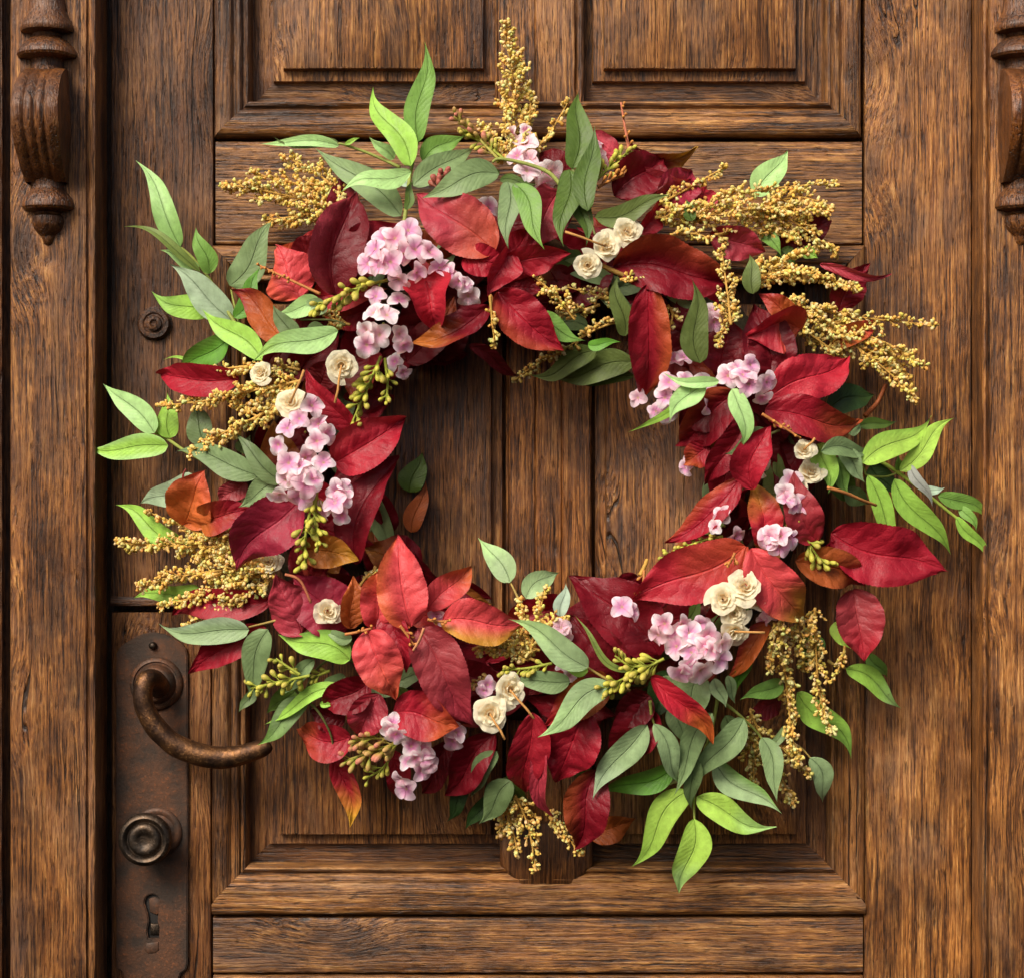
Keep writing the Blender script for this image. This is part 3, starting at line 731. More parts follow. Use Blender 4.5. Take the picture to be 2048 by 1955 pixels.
# --- red leaves: (bx, by, tx, ty, w, colour, layer, options)
RED = [
 # top
 (1261, 285, 1394, 296, 36, 'deep', 2, dict(acc='olive', amt=0.9, arc=0.26, roll=0.75, twist=-0.6)),
 (1228, 392, 1322, 318, 74, 'deep', 3, dict(roll=0.2)),
 (1262, 330, 1385, 356, 44, 'pnk', 4, dict(arc=0.20, roll=0.55, twist=-0.5, acc='crim', amt=0.6)),
 (1234, 322, 1163, 254, 40, 'pnk', 2, dict(acc='deep', mode='left')),
 (1318, 412, 1386, 340, 62, 'mag', 2, dict(roll=0.3)),
 (1388, 440, 1418, 368, 56, 'crim', 1, {}),
 (1136, 350, 1076, 300, 44, 'dark', 1, {}),
 (1120, 380, 1052, 505, 88, 'rose', 3, dict(acc='red', amt=0.7, roll=-0.2)),
 (1278, 468, 1334, 398, 40, 'crim', 3, dict(roll=0.5)),
 (678, 470, 690, 338, 50, 'dark', 1, {}),
 (672, 592, 712, 388, 92, 'dark', 5, dict(cup=0.35, arc=-0.07, roll=0.25, acc='pnk', mode='right', amt=0.35)),
 (690, 520, 806, 446, 96, 'deep', 3, dict(arc=0.08)),
 (672, 560, 735, 470, 88, 'deep', 3, {}),
 (990, 504, 828, 382, 96, 'rose', 6, dict(acc='org', mode='base', amt=0.45, cup=0.12, wave=1.3)),
 (1020, 499, 974, 594, 52, 'red', 7, dict(roll=-0.5, cup=0.3)),
 (930, 512, 1016, 540, 60, 'crim', 5, {}),
 (850, 556, 876, 668, 106, 'red', 6, dict(cup=0.3, acc='dark', mode='tip', amt=0.5, curl=0.5, cam=0.16)),
 (976, 612, 816, 684, 48, 'deep', 6, dict(arc=-0.13, acc='gold', amt=1.0, roll=0.4)),
 (938, 690, 1032, 750, 28, 'dark', 2, {}),
 (996, 584, 1126, 700, 84, 'crim', 6, dict(acc='org', mode='left', amt=0.35, wave=1.2, arc=0.05)),
 (998, 566, 1140, 508, 58, 'red', 4, dict(arc=-0.12, roll=0.5)),
 (1000, 572, 1092, 580, 46, 'deep', 3, {}),
 (1006, 552, 1056, 455, 70, 'crim', 3, {}),
 (1226, 534, 1476, 556, 116, 'deep', 5, dict(acc='org', mode='right', amt=0.3, cup=0.32, wave=1.5)),
 (1296, 568, 1280, 818, 74, 'crim', 7, dict(acc='org', mode='right', amt=0.7, arc=-0.04, wave=1.6, cup=0.25)),
 (1420, 470, 1530, 504, 64, 'rose', 2, dict(roll=0.3)),
 (1596, 480, 1665, 440, 52, 'dark', 1, {}),
 (1560, 500, 1610, 468, 44, 'dark', 1, {}),
 (1640, 528, 1786, 546, 17, 'rose', 3, dict(arc=0.10, roll=0.5)),
 (1676, 628, 1742, 526, 52, 'deep', 1, dict(roll=0.5, arc=-0.08)),
 (1655, 700, 1750, 640, 44, 'brn', 1, dict(acc='red')),
 (1600, 658, 1498, 672, 80, 'red', 6, dict(roll=-0.45, cup=0.3, arc=0.12, acc='org', mode='base', amt=0.5)),
 (1590, 640, 1520, 588, 44, 'brn', 5, dict(acc='red', amt=0.8)),
 (1552, 752, 1510, 606, 104, 'dark', 4, dict(cup=0.3)),
 (1445, 748, 1452, 636, 82, 'deep', 3, {}),
 (1480, 760, 1560, 700, 80, 'dark', 3, {}),
 (1532, 800, 1692, 718, 92, 'red', 5, dict(wave=1.3, cup=0.1)),
 (1530, 818, 1728, 838, 74, 'crim', 6, dict(acc='brn', amt=0.8, arc=0.07)),
 (1506, 978, 1543, 852, 66, 'crim', 8, dict(arc=-0.15, cup=0.3, roll=-0.2)),
 (1474, 786, 1350, 892, 76, 'deep', 4, dict(acc='brn', mode='left', amt=0.5, cup=0.3)),
 (1450, 800, 1358, 850, 66, 'dark', 3, {}),
 (1488, 846, 1410, 972, 62, 'deep', 4, dict(cup=0.35)),
 (1420, 890, 1372, 925, 44, 'crim', 3, dict(acc='org')),
 (1478, 958, 1330, 1088, 50, 'crim', 4, dict(acc='org', mode='left', amt=0.4, arc=-0.07, roll=0.35)),
 (1518, 1090, 1503, 960, 60, 'red', 6, dict(acc='olive', amt=0.95, arc=0.10, cup=0.35, roll=0.2)),
 (1634, 1082, 1590, 944, 74, 'dusk', 7, dict(arc=-0.10, cup=0.3, acc='crim', mode='base')),
 (1662, 1066, 1876, 1137, 106, 'crim', 4, dict(arc=0.03, wave=1.1)),
 (1664, 1108, 1724, 1166, 38, 'pnk', 4, {}),
 (1640, 1120, 1700, 1100, 50, 'crim', 3, {}),
 (1490, 1092, 1263, 1198, 110, 'red', 5, dict(acc='org', mode='base', amt=0.4, cup=0.08, arc=-0.02)),
 (1502, 1096, 1617, 1248, 90, 'coral', 7, dict(acc='olive', mode='tip', amt=0.9, cup=0.2, arc=0.05)),
 (1590, 1122, 1726, 1170, 66, 'brn', 6, dict(acc='dusk', amt=0.6, arc=-0.08)),
 (1706, 1178, 1728, 1322, 82, 'dusk', 7, dict(acc='red', amt=0.8, wave=1.2)),
 (1318, 1310, 1139, 1152, 112, 'deep', 3, dict(cup=0.25, arc=0.06)),
 (1318, 1262, 1160, 1160, 92, 'deep', 2, dict(roll=0.2)),
 (1240, 1360, 1140, 1230, 96, 'dark', 2, {}),
 (1214, 1350, 1092, 1450, 72, 'brn', 3, dict(acc='red', amt=0.9, mode='tip')),
 (1168, 1420, 1112, 1566, 104, 'crim', 4, dict(cup=0.2, wave=1.3)),
 (1304, 1418, 1214, 1520, 84, 'deep', 3, dict(cup=0.3)),
 (1300, 1390, 1225, 1450, 60, 'dark', 3, {}),
 (1192, 1540, 1150, 1702, 74, 'deep', 4, dict(acc='brn', mode='left', amt=0.6, cup=0.22, tipd=20)),
 (1180, 1668, 1270, 1638, 46, 'brn', 0, dict(d=25, dt=25)),
 (1074, 1462, 1106, 1632, 34, 'rose', 5, dict(roll=0.4, arc=0.07)),
 (1066, 1424, 1050, 1602, 68, 'red', 6, dict(arc=0.02, cup=0.2)),
 (990, 1466, 892, 1584, 62, 'deep', 3, dict(cup=0.25)),
 (1302, 1352, 1420, 1480, 48, 'red', 8, dict(acc='org', amt=1.0, arc=-0.06, cup=0.35)),
 (1536, 1246, 1454, 1362, 40, 'brn', 4, dict(roll=0.4, acc='deep', mode='left')),
 (1560, 1400, 1490, 1430, 44, 'dark', 1, {}),
 (732, 1258, 792, 1398, 92, 'coral', 8, dict(acc='org', mode='tip', amt=0.55, wave=1.4, cup=0.12)),
 (738, 1364, 648, 1413, 68, 'deep', 5, dict(cup=0.3)),
 (758, 1386, 716, 1470, 64, 'rose', 6, dict(acc='crim', mode='edge')),
 (836, 1256, 946, 1452, 102, 'dusk', 7, dict(cup=0.10, wave=1.2, acc='mag', mode='tip', amt=0.6)),
 (788, 1424, 918, 1452, 80, 'crim', 7, dict(acc='org', mode='tip', amt=0.6, cup=0.2, arc=-0.05)),
 (702, 1472, 588, 1458, 66, 'crim', 4, dict(acc='org', amt=0.6, arc=-0.1)),
 (690, 1440, 620, 1420, 50, 'dark', 3, {}),
 (664, 1506, 700, 1648, 46, 'red', 4, dict(acc='yel', amt=1.0, arc=-0.10, d=100, dt=70)),
 (776, 1500, 804, 1608, 42, 'crim', 3, dict(arc=-0.06)),
 (900, 1480, 846, 1584, 54, 'dark', 2, {}),
 (784, 1210, 812, 1345, 50, 'crim', 6, dict(roll=0.4)),
 (770, 1250, 780, 1330, 60, 'deep', 4, {}),
 (668, 926, 810, 836, 92, 'crim', 5, dict(acc='coral', mode='right', amt=0.45, cup=0.35, arc=0.03, wave=1.3)),
 (712, 868, 613, 738, 42, 'crim', 4, dict(arc=-0.04, roll=-0.35)),
 (640, 770, 660, 720, 50, 'mar', 1, {}),
 (714, 1128, 799, 918, 70, 'deep', 5, dict(arc=-0.13, cup=0.25, roll=-0.3)),
 (632, 1044, 748, 1088, 108, 'crim', 5, dict(cup=-0.35, arc=0.05, wave=1.3, curl=-0.4)),
 (602, 996, 470, 1141, 96, 'mag', 7, dict(cup=0.22, arc=0.05)),
 (604, 1098, 718, 1120, 56, 'gold', 6, dict(acc='olive', amt=0.9, arc=-0.05)),
 (604, 1268, 552, 1144, 98, 'rose', 7, dict(cup=-0.3, acc='dusk', mode='left', curl=-0.3, wave=1.4)),
 (700, 1252, 585, 1150, 104, 'mag', 4, dict(wave=1.2)),
 (702, 1256, 706, 1152, 46, 'brn', 6, dict(acc='org', mode='right', roll=0.4)),
 (752, 1252, 768, 1130, 66, 'coral', 6, dict(acc='org', amt=0.7, cup=0.3)),
 (822, 1252, 795, 1066, 90, 'coral', 8, dict(acc='org', mode='right', amt=0.7, wave=1.2, arc=-0.03)),
 (856, 1218, 943, 1130, 50, 'coral', 5, dict(acc='brn', amt=0.9)),
 (884, 1240, 1046, 1247, 82, 'coral', 7, dict(acc='olive', mode='left', amt=0.9, cup=0.15)),
 (548, 1198, 328, 1234, 62, 'crim', 3, dict(acc='dusk', mode='right', amt=0.7, arc=0.05)),
 (532, 1254, 376, 1348, 64, 'crim', 4, dict(cup=0.2, arc=0.04)),
 (368, 1048, 412, 938, 82, 'org', 4, dict(acc='coral', amt=0.5, cup=0.25)),
 (398, 1040, 514, 1018, 54, 'crim', 4, dict(acc='gold', mode='base')),
 (492, 962, 438, 1004, 44, 'dusk', 3, {}),
 (478, 756, 304, 746, 60, 'crim', 3, dict(arc=-0.05, cup=0.3)),
 (582, 690, 467, 584, 62, 'brn', 4, dict(acc='deep', amt=0.95, cup=0.2, arc=0.05)),
 (602, 596, 556, 498, 96, 'coral', 4, dict(acc='org', mode='right', amt=0.4, cup=-0.3, wave=1.2)),
 (552, 500, 655, 436, 40, 'coral', 3, dict(arc=0.22, acc='org', mode='base')),
 (600, 540, 640, 470, 60, 'mar', 2, {}),
]
for a in RED: leaf('r', *a[:6], L=a[6], **a[7])

# --- green leaf sprigs
sprig([(806, 460), (812, 420), (820, 352), (830, 308), (836, 280)], 4.5, [
 (836, 284, 850, 97, 52, 'grn', 5, dict(cup=0.1, arc=0.01, dt=90)), (822, 332, 746, 173, 56, 'lime', 6, dict(arc=-0.02, dt=95)), (822, 344, 685, 388, 42, 'pale', 7, dict(arc=0.04)),
 (846, 324, 932, 270, 46, 'grn', 3, dict(arc=-0.08)), (826, 372, 956, 284, 52, 'gg', 3, {}), (820, 372, 795, 342, 26, 'pb', 3, {}), (812, 420, 826, 360, 20, 'dk', 4, {})])
sprig([(800, 335), (745, 310), (690, 290), (676, 288)], 3.5, [
 (802, 432, 629, 295, 62, 'gg', 2, dict(arc=0.03)), (678, 292, 510, 283, 24, 'pale', 2, dict(arc=0.02, dt=60)), (676, 284, 552, 277, 22, 'oliv', 1, dict(arc=-0.10, roll=0.5, dt=50)),
 (788, 318, 738, 274, 26, 'pale', 2, {}), (690, 288, 720, 276, 10, 'lime', 2, {})], L=2)
sprig([(1124, 375), (1098, 346), (1053, 328), (1000, 318), (985, 325)], 4.5, [
 (998, 348, 844, 394, 62, 'gg', 8, dict(arc=0.05)), (1016, 364, 1017, 498, 48, 'gg', 8, {}), (1030, 368, 1090, 504, 50, 'grn', 8, dict(acc='lime', amt=0.35, arc=-0.03)),
 (1000, 360, 1074, 368, 22, 'dk', 5, {}), (1000, 345, 910, 340, 24, 'dk', 4, {})], STEMG, 7)
sprig([(1146, 340), (1168, 400), (1184, 450), (1190, 470)], 3.5, [
 (1144, 338, 1158, 178, 58, 'dk', 6, dict(dt=130, arc=0.03)), (1176, 422, 1188, 260, 50, 'dk', 8, dict(acc='gg', amt=0.5, arc=-0.03)), (1140, 340, 1126, 500, 54, 'dk', 7, dict(arc=0.02)),
 (1160, 380, 1172, 492, 44, 'dk', 5, {}), (1190, 434, 1340, 392, 46, 'oliv', 7, dict(arc=0.05))], STEMD, 6)
sprig([(520, 716), (466, 640), (420, 560), (385, 516), (360, 494)], 4, [
 (360, 494, 268, 317, 48, 'pale', 4, dict(arc=0.05, dt=80, acc='grn', mode='base')), (418, 548, 391, 454, 42, 'grn', 5, dict(arc=0.03)), (400, 544, 243, 450, 20, 'blade', 5, dict(arc=0.10, roll=0.4)),
 (398, 534, 320, 501, 24, 'pale', 4, {}), (462, 640, 346, 534, 64, 'pgrey', 3, dict(arc=0.02)), (422, 622, 302, 582, 50, 'lime', 5, dict(arc=-0.09, acc='grn')),
 (524, 720, 414, 626, 52, 'lime', 5, dict(arc=0.02))], L=4)
sprig([(500, 700), (476, 640), (462, 580)], 3, [
 (460, 572, 545, 434, 66, 'gg', 3, dict(arc=0.05)), (468, 636, 520, 532, 40, 'viv', 4, dict(arc=0.06)), (458, 678, 354, 763, 56, 'viv', 4, dict(acc='dk', mode='left', arc=0.06)),
 (440, 720, 320, 720, 9, 'lime', 2, {})], L=3)
sprig([(690, 650), (660, 640), (600, 640)], 3, [
 (676, 662, 508, 728, 54, 'pale', 7, dict(acc='lime', arc=0.06)), (645, 608, 552, 628, 42, 'pale', 4, {}), (592, 686, 547, 610, 40, 'dgg', 5, {}), (655, 620, 590, 610, 36, 'gg2', 4, {}), (650, 655, 595, 690, 40, 'dgg', 3, {})], STEMD, 4)
sprig([(400, 918), (370, 902), (338, 880), (309, 864)], 4, [
 (309, 866, 200, 764, 50, 'pale', 4, dict(arc=0.05, dt=85)), (336, 891, 166, 894, 50, 'lime', 4, dict(arc=-0.03, acc='pale', mode='edge', dt=85)), (340, 876, 331, 786, 46, 'lime', 3, {}),
 (412, 892, 385, 800, 54, 'dgg', 2, {})], L=3)
sprig([(580, 970), (550, 955), (515, 950)], 3, [
 (516, 952, 350, 902, 56, 'gg', 6, dict(arc=0.06)), (566, 964, 467, 864, 42, 'dgg', 6, dict(arc=-0.03)), (390, 950, 268, 1011, 56, 'pgrey', 2, dict(arc=-0.06, dt=60)), (550, 964, 478, 1014, 50, 'gg', 5, {}), (480, 905, 500, 870, 30, 'dgg', 3, {})], STEMD, 5)
sprig([(420, 1100), (390, 1092), (363, 1084)], 3, [(366, 1084, 226, 1008, 46, 'lime', 2, dict(dt=70)), (400, 1176, 256, 1198, 38, 'lime', 2, dict(dt=60))], L=2)
sprig([(560, 1238), (535, 1244), (498, 1253)], 3, [
 (498, 1258, 314, 1247, 54, 'gg2', 6, dict(arc=-0.06, acc='pb', mode='left', amt=0.5)), (536, 1258, 500, 1400, 58, 'gg', 6, dict(arc=0.05))], STEMO, 6)  # pale accent on the first leaf paints its sheen
sprig([(700, 1300), (640, 1330), (610, 1380)], 3, [
 (700, 1318, 552, 1269, 62, 'lime', 7, dict(arc=0.06, acc='grn', mode='left')), (704, 1276, 644, 1266, 26, 'gg', 7, {}), (628, 1318, 568, 1384, 32, 'gg', 6, {}),
 (616, 1394, 511, 1492, 48, 'gg', 5, dict(acc='grn')), (600, 1370, 540, 1420, 50, 'dk', 2, {}), (510, 1380, 476, 1424, 24, 'dgg', 4, {}), (690, 1350, 640, 1380, 34, 'gg', 4, {})], STEMD, 5)
sprig([(580, 1360), (600, 1390), (635, 1420), (662, 1470), (668, 1520)], 3, [(682, 1370, 528, 1448, 30, 'lime', 6, dict(arc=0.04, roll=0.3)), (640, 1405, 668, 1410, 14, 'lime', 6, {})], STEMD, 6)
sprig([(1055, 1260), (1040, 1205), (1020, 1162)], 3, [
 (1020, 1164, 957, 1076, 52, 'gg2', 4, dict(acc='pale', arc=0.06)), (1052, 1196, 1120, 1143, 46, 'gg2', 3, dict(arc=-0.12)), (1120, 1232, 1131, 1168, 32, 'pb', 3, {})], STEMO, 4)
sprig([(1260, 1380), (1215, 1358), (1176, 1334)], 3.5, [
 (1176, 1334, 1017, 1238, 58, 'gg2', 8, dict(acc='lime', amt=0.35, arc=0.04)), (1140, 1362, 1016, 1374, 46, 'gg', 6, dict(arc=0.06)), (1224, 1370, 1076, 1470, 60, 'gg2', 8, dict(acc='pale', arc=0.04)),
 (1262, 1342, 1148, 1228, 14, 'blade', 6, dict(arc=-0.10, roll=0.5)), (1176, 1340, 1110, 1330, 24, 'lime', 5, {})], STEMO, 7)
sprig([(1300, 1400), (1303, 1430), (1308, 1446)], 3.5, [
 (1294, 1448, 1189, 1588, 62, 'gg2', 7, dict(arc=0.04, acc='pgrey')), (1352, 1528, 1190, 1590, 50, 'viv', 5, dict(arc=-0.04, acc='dk', mode='left')), (1308, 1446, 1362, 1570, 44, 'gg2', 7, dict(arc=-0.02)), (1350, 1400, 1372, 1500, 50, 'gg2', 5, {})], STEMG, 6)
sprig([(1440, 1370), (1420, 1470), (1392, 1544), (1388, 1600), (1389, 1640)], 4, [
 (1376, 1580, 1261, 1737, 62, 'lime2', 6, dict(dt=100, arc=0.03, acc='lime')), (1388, 1636, 1359, 1794, 66, 'lime2', 6, dict(dt=95, acc='pale', arc=-0.02)), (1394, 1592, 1546, 1647, 58, 'lime2', 6, dict(dt=100, acc='pale', arc=0.08)),
 (1424, 1424, 1348, 1588, 48, 'gg', 7, dict(arc=0.05)), (1488, 1436, 1390, 1584, 58, 'gg', 7, dict(arc=0.05)), (1430, 1520, 1562, 1624, 52, 'gg2', 5, dict(acc='grn', mode='right', arc=0.05)),
 (1400, 1346, 1364, 1444, 74, 'gg', 5, {}), (1330, 1350, 1345, 1430, 50, 'gg', 4, {}), (1428, 1356, 1450, 1412, 30, 'gg2', 6, {}), (1368, 1500, 1385, 1622, 40, 'dgg', 6, dict(arc=-0.05)), (1455, 1350, 1470, 1405, 22, 'gg', 5, {})], STEMG, 5)
sprig([(1430, 1390), (1480, 1430), (1515, 1465), (1525, 1480)], 3.5, [
 (1524, 1474, 1553, 1602, 44, 'gg', 7, dict(arc=-0.06)), (1566, 1364, 1474, 1398, 38, 'grn', 4, {}), (1490, 1296, 1474, 1392, 30, 'viv', 4, {}), (1572, 1450, 1524, 1520, 20, 'gg', 4, {}), (1450, 1430, 1490, 1490, 40, 'dgg', 4, {})], STEMG, 6)
sprig([(1596, 1490), (1608, 1500), (1622, 1516)], 2.5, [(1620, 1514, 1648, 1608, 44, 'gg2', 4, dict(arc=-0.10, dt=70))], STEMO, 4)
sprig([(1655, 1320), (1672, 1330), (1692, 1336)], 3.5, [
 (1692, 1336, 1812, 1422, 42, 'lime', 4, dict(acc='pale', arc=-0.06, dt=80)), (1735, 1306, 1779, 1358, 30, 'grn', 2, dict(dt=60)), (1668, 1244, 1706, 1298, 44, 'lime2', 4, {}), (1594, 1384, 1702, 1516, 56, 'lime', 3, dict(arc=-0.06, acc='grn', dt=70)), (1640, 1270, 1600, 1330, 50, 'viv', 2, {})], STEMO, 4)
sprig([(1700, 900), (1745, 914), (1795, 944), (1850, 985), (1900, 1025), (1928, 1046)], 4.5, [
 (1724, 926, 1866, 830, 56, 'lime2', 6, dict(acc='lime', mode='right', arc=0.03, dt=100)), (1800, 942, 1908, 836, 44, 'lime2', 5, dict(dt=95, arc=-0.03)), (1736, 950, 1808, 1114, 42, 'lime', 6, dict(arc=0.02, dt=120)), (1788, 958, 1905, 1110, 52, 'lime', 5, dict(arc=0.02, dt=90)),
 (1876, 992, 1981, 1052, 34, 'grn', 4, dict(arc=-0.14, acc='lime', dt=80)), (1912, 1034, 1968, 1128, 26, 'lime', 4, dict(arc=-0.08, dt=75)), (1918, 1014, 1953, 1062, 24, 'grn', 3, dict(arc=-0.1)), (1820, 930, 1867, 1013, 22, 'grp', 5, dict(roll=0.4)),
 (1798, 940, 1795, 910, 16, 'grn', 4, {}), (1845, 985, 1890, 975, 20, 'pb', 3, {})], lin((160, 180, 70)), 4)
sprig([(1640, 870), (1680, 890), (1725, 935), (1734, 950), (1770, 953), (1792, 946)], 3, [
 (1642, 902, 1752, 889, 40, 'gg', 7, dict(arc=0.02)), (1676, 904, 1728, 964, 40, 'gg2', 5, dict(arc=-0.08)), (1634, 888, 1656, 988, 52, 'lime', 4, dict(acc='grn', arc=-0.08)), (1668, 916, 1698, 992, 40, 'grn', 3, {}), (1656, 824, 1750, 790, 60, 'vdk', 3, dict(arc=-0.10)),
 (1716, 852, 1792, 843, 24, 'dk', 3, {}), (1700, 870, 1720, 840, 26, 'gg', 4, {}), (1650, 940, 1720, 1000, 60, 'dk', 1, {}), (1740, 930, 1790, 990, 50, 'vdk', 1, {}), (1690, 980, 1740, 1010, 40, 'dgg', 2, {})], STEMG, 5)
sprig([(1480, 790), (1440, 763), (1400, 770), (1382, 756)], 3, [
 (1438, 762, 1326, 742, 24, 'pale', 9, dict(arc=-0.12)), (1384, 756, 1257, 862, 19, 'lime', 9, dict(arc=-0.12)), (1412, 764, 1342, 840, 48, 'pale', 9, dict(arc=0.1, roll=0.2)), (1464, 778, 1476, 904, 42, 'pale', 9, dict(arc=-0.14, acc='grn', mode='tip'))], STEMG, 8)
sprig([(1560, 860), (1545, 866), (1536, 872)], 3, [(1542, 868, 1449, 908, 44, 'dgg', 6, {})], STEMD, 5)
GREEN = [
 (1400, 726, 1382, 562, 58, 'oliv', 7, {}), (1250, 672, 1236, 548, 42, 'oliv', 5, dict(arc=-0.04)), (1506, 588, 1500, 505, 38, 'oliv', 6, {}), (1070, 628, 1170, 682, 44, 'grn', 4, dict(arc=0.06)), (1176, 690, 1240, 684, 24, 'viv', 5, {}),
 (1194, 700, 1066, 748, 46, 'oliv', 3, dict(arc=-0.06)), (1268, 724, 1112, 756, 60, 'oliv', 2, {}), (1268, 752, 1140, 764, 30, 'dk', 1, {}), (1558, 982, 1500, 1028, 52, 'oliv', 5, {}), (1584, 1018, 1498, 1058, 46, 'dgg', 5, {}),
 (1385, 442, 1371, 400, 26, 'dk', 6, {}), (1510, 392, 1579, 295, 56, 'pale', 2, dict(dt=50, d=60)), (1528, 458, 1562, 508, 32, 'grn', 3, {}), (1605, 500, 1636, 516, 28, 'lime', 3, {}), (1560, 500, 1590, 530, 40, 'dk', 2, {}),
 (818, 984, 844, 902, 54, 'dk', 0, dict(d=26, dt=14)), (822, 1064, 852, 960, 42, 'brn', 0, dict(d=22, dt=12)),  # first leaf: shade of the hole put into its dark green
 (994, 1502, 939, 1598, 42, 'gg', 5, dict(arc=0.06)), (1022, 1560, 960, 1642, 58, 'dgg', 4, {}), (932, 1576, 894, 1642, 34, 'vdk', 1, {}), (980, 1590, 930, 1660, 36, 'vdk', 1, {}), (1000, 1560, 1060, 1600, 50, 'dk', 2, {}),  # very dark green paints the leaves lying in shadow
 (820, 1400, 790, 1370, 30, 'grn', 5, {}), (1120, 1480, 1190, 1560, 60, 'dk', 1, {}), (1340, 1340, 1300, 1440, 60, 'vdk', 1, {}), (560, 1560, 520, 1480, 20, 'dk', 0, {}) ]
for a in GREEN[:-1]: leaf('g', *a[:6], L=a[6], **a[7])

# --- golden plumes: main stem, fine side branches and hundreds of tiny buds
def blob(V, F, CO, c, axis, r, ln, col, rnd, seg=6):
    axis = axis.normalized(); u = axis.orthogonal().normalized(); v = axis.cross(u); base = len(V)
    prof = [(-0.5, 0.25), (-0.15, 0.72), (0.2, 1.0), (0.42, 0.8)]
    j = rnd.random()*6
    for h, rr in prof:
        for k in range(seg):
            a = 2*math.pi*k/seg+j; q = r*rr*(1+rnd.uniform(-0.45, 0.45))
            V.append(c+axis*(h*ln+rnd.uniform(-.1, .1)*r)+u*(q*math.cos(a))+v*(q*math.sin(a))); CO.append(tuple(x*(0.72+0.36*(h+0.5)) for x in col))
    V.append(c+axis*(0.52*ln)); CO.append(col)
    for i in range(3):
        for k in range(seg):
            a = base+i*seg+k; b2 = base+i*seg+(k+1) % seg; F.append((a, b2, b2+seg, a+seg))
    for k in range(seg): F.append((base+3*seg+k, base+3*seg+(k+1) % seg, base+4*seg))
    F.append(tuple(base+k for k in reversed(range(seg))))
GOLD = [lin(c) for c in ((255, 232, 142), (252, 218, 116), (255, 240, 166), (240, 198, 100))]
def plume(pts, wid, L=5, dens=1.0, tone=1.0, start=0.0, bud=3.9, droop=0.0):
    rnd = random.Random(int(pts[0][0]*3+pts[-1][1]*7)); wid *= 1.36
    W = []
    for p in pts:
        d = p[2] if len(p) > 2 else depth(p[0], p[1])+L*LAY
        W.append(P(p[0], p[1], d))
    W = catmull(W, 10); n = len(W)
    tot = sum((W[i+1]-W[i]).length for i in range(n-1))/S
    V = []; F = []; tube(V, F, W, [(3.0-1.9*i/(n-1))*S for i in range(n)], 6)
    sc_ = lin((196, 154, 74))
    root = mesh_obj('golden_plume', V, F, M_STEM, wreath, loc=W[0], cols=[tuple(x*tone for x in sc_)]*len(V))
    bv, bf, bc = [], [], []; sv, sf = [], []
    nb = int(tot/4.6*dens)
    for k in range(nb):
        t = start+(1-start)*(k+rnd.random())/nb
        i = min(n-2, int(t*(n-1))); p = W[i].lerp(W[i+1], t*(n-1)-i); tg = (W[i+1]-W[i]).normalized()
        env = (1-t)**0.7*0.95+0.10 if t > 0.25 else (0.80+t*0.45)
        ln = wid*S*env*rnd.uniform(0.45, 1.1)
        a = rnd.uniform(0, 2*math.pi)
        u = tg.orthogonal().normalized(); v = tg.cross(u); out = u*math.cos(a)+v*math.sin(a)
        out.y *= 0.75
        dr = (tg*rnd.uniform(0.5, 1.3)+out).normalized()
        mid = p+dr*ln*0.5+tg*ln*0.06; end = p+dr*ln+tg*ln*rnd.uniform(0.1, 0.5)+Vector((0, 0, -droop*ln))
        br = [p, p.lerp(mid, 0.5)+out*ln*0.04, mid, mid.lerp(end, 0.5)+tg*ln*0.05, end]
        tube(sv, sf, br, [1.5*S, 1.35*S, 1.2*S, 1.1*S, 1.0*S], 4, False)
        m = max(3, int(ln/S/2.6))
        for q in range(m):
            f = 0.30+0.7*(q+rnd.random()*0.7)/m; f = min(1, f)
            fi = min(3, int(f*4)); c = br[fi].lerp(br[fi+1], f*4-fi)
            sd = Vector((rnd.gauss(0, 1), rnd.gauss(0, 1), rnd.gauss(0, 1))).normalized()
            r = bud*S*rnd.uniform(0.45, 1.0)
            ax = (dr*0.8+sd*0.9).normalized()
            c2 = c+ax*r*1.25
            g = rnd.choice(GOLD); g = tuple(x*tone*rnd.uniform(0.82, 1.1) for x in g)
            blob(bv, bf, bc, c2, ax, r, r*rnd.uniform(2.0, 4.4), g, rnd)
    loc = W[0]
    s = mesh_obj('plume_branches', sv, sf, M_STEM, root, loc=loc, cols=[tuple(x*tone*0.92 for x in sc_)]*len(sv)); s['kind'] = 'stuff'
    b = mesh_obj('plume_buds', bv, bf, M_BUD, root, loc=loc, cols=bc); b['kind'] = 'stuff'
    return root
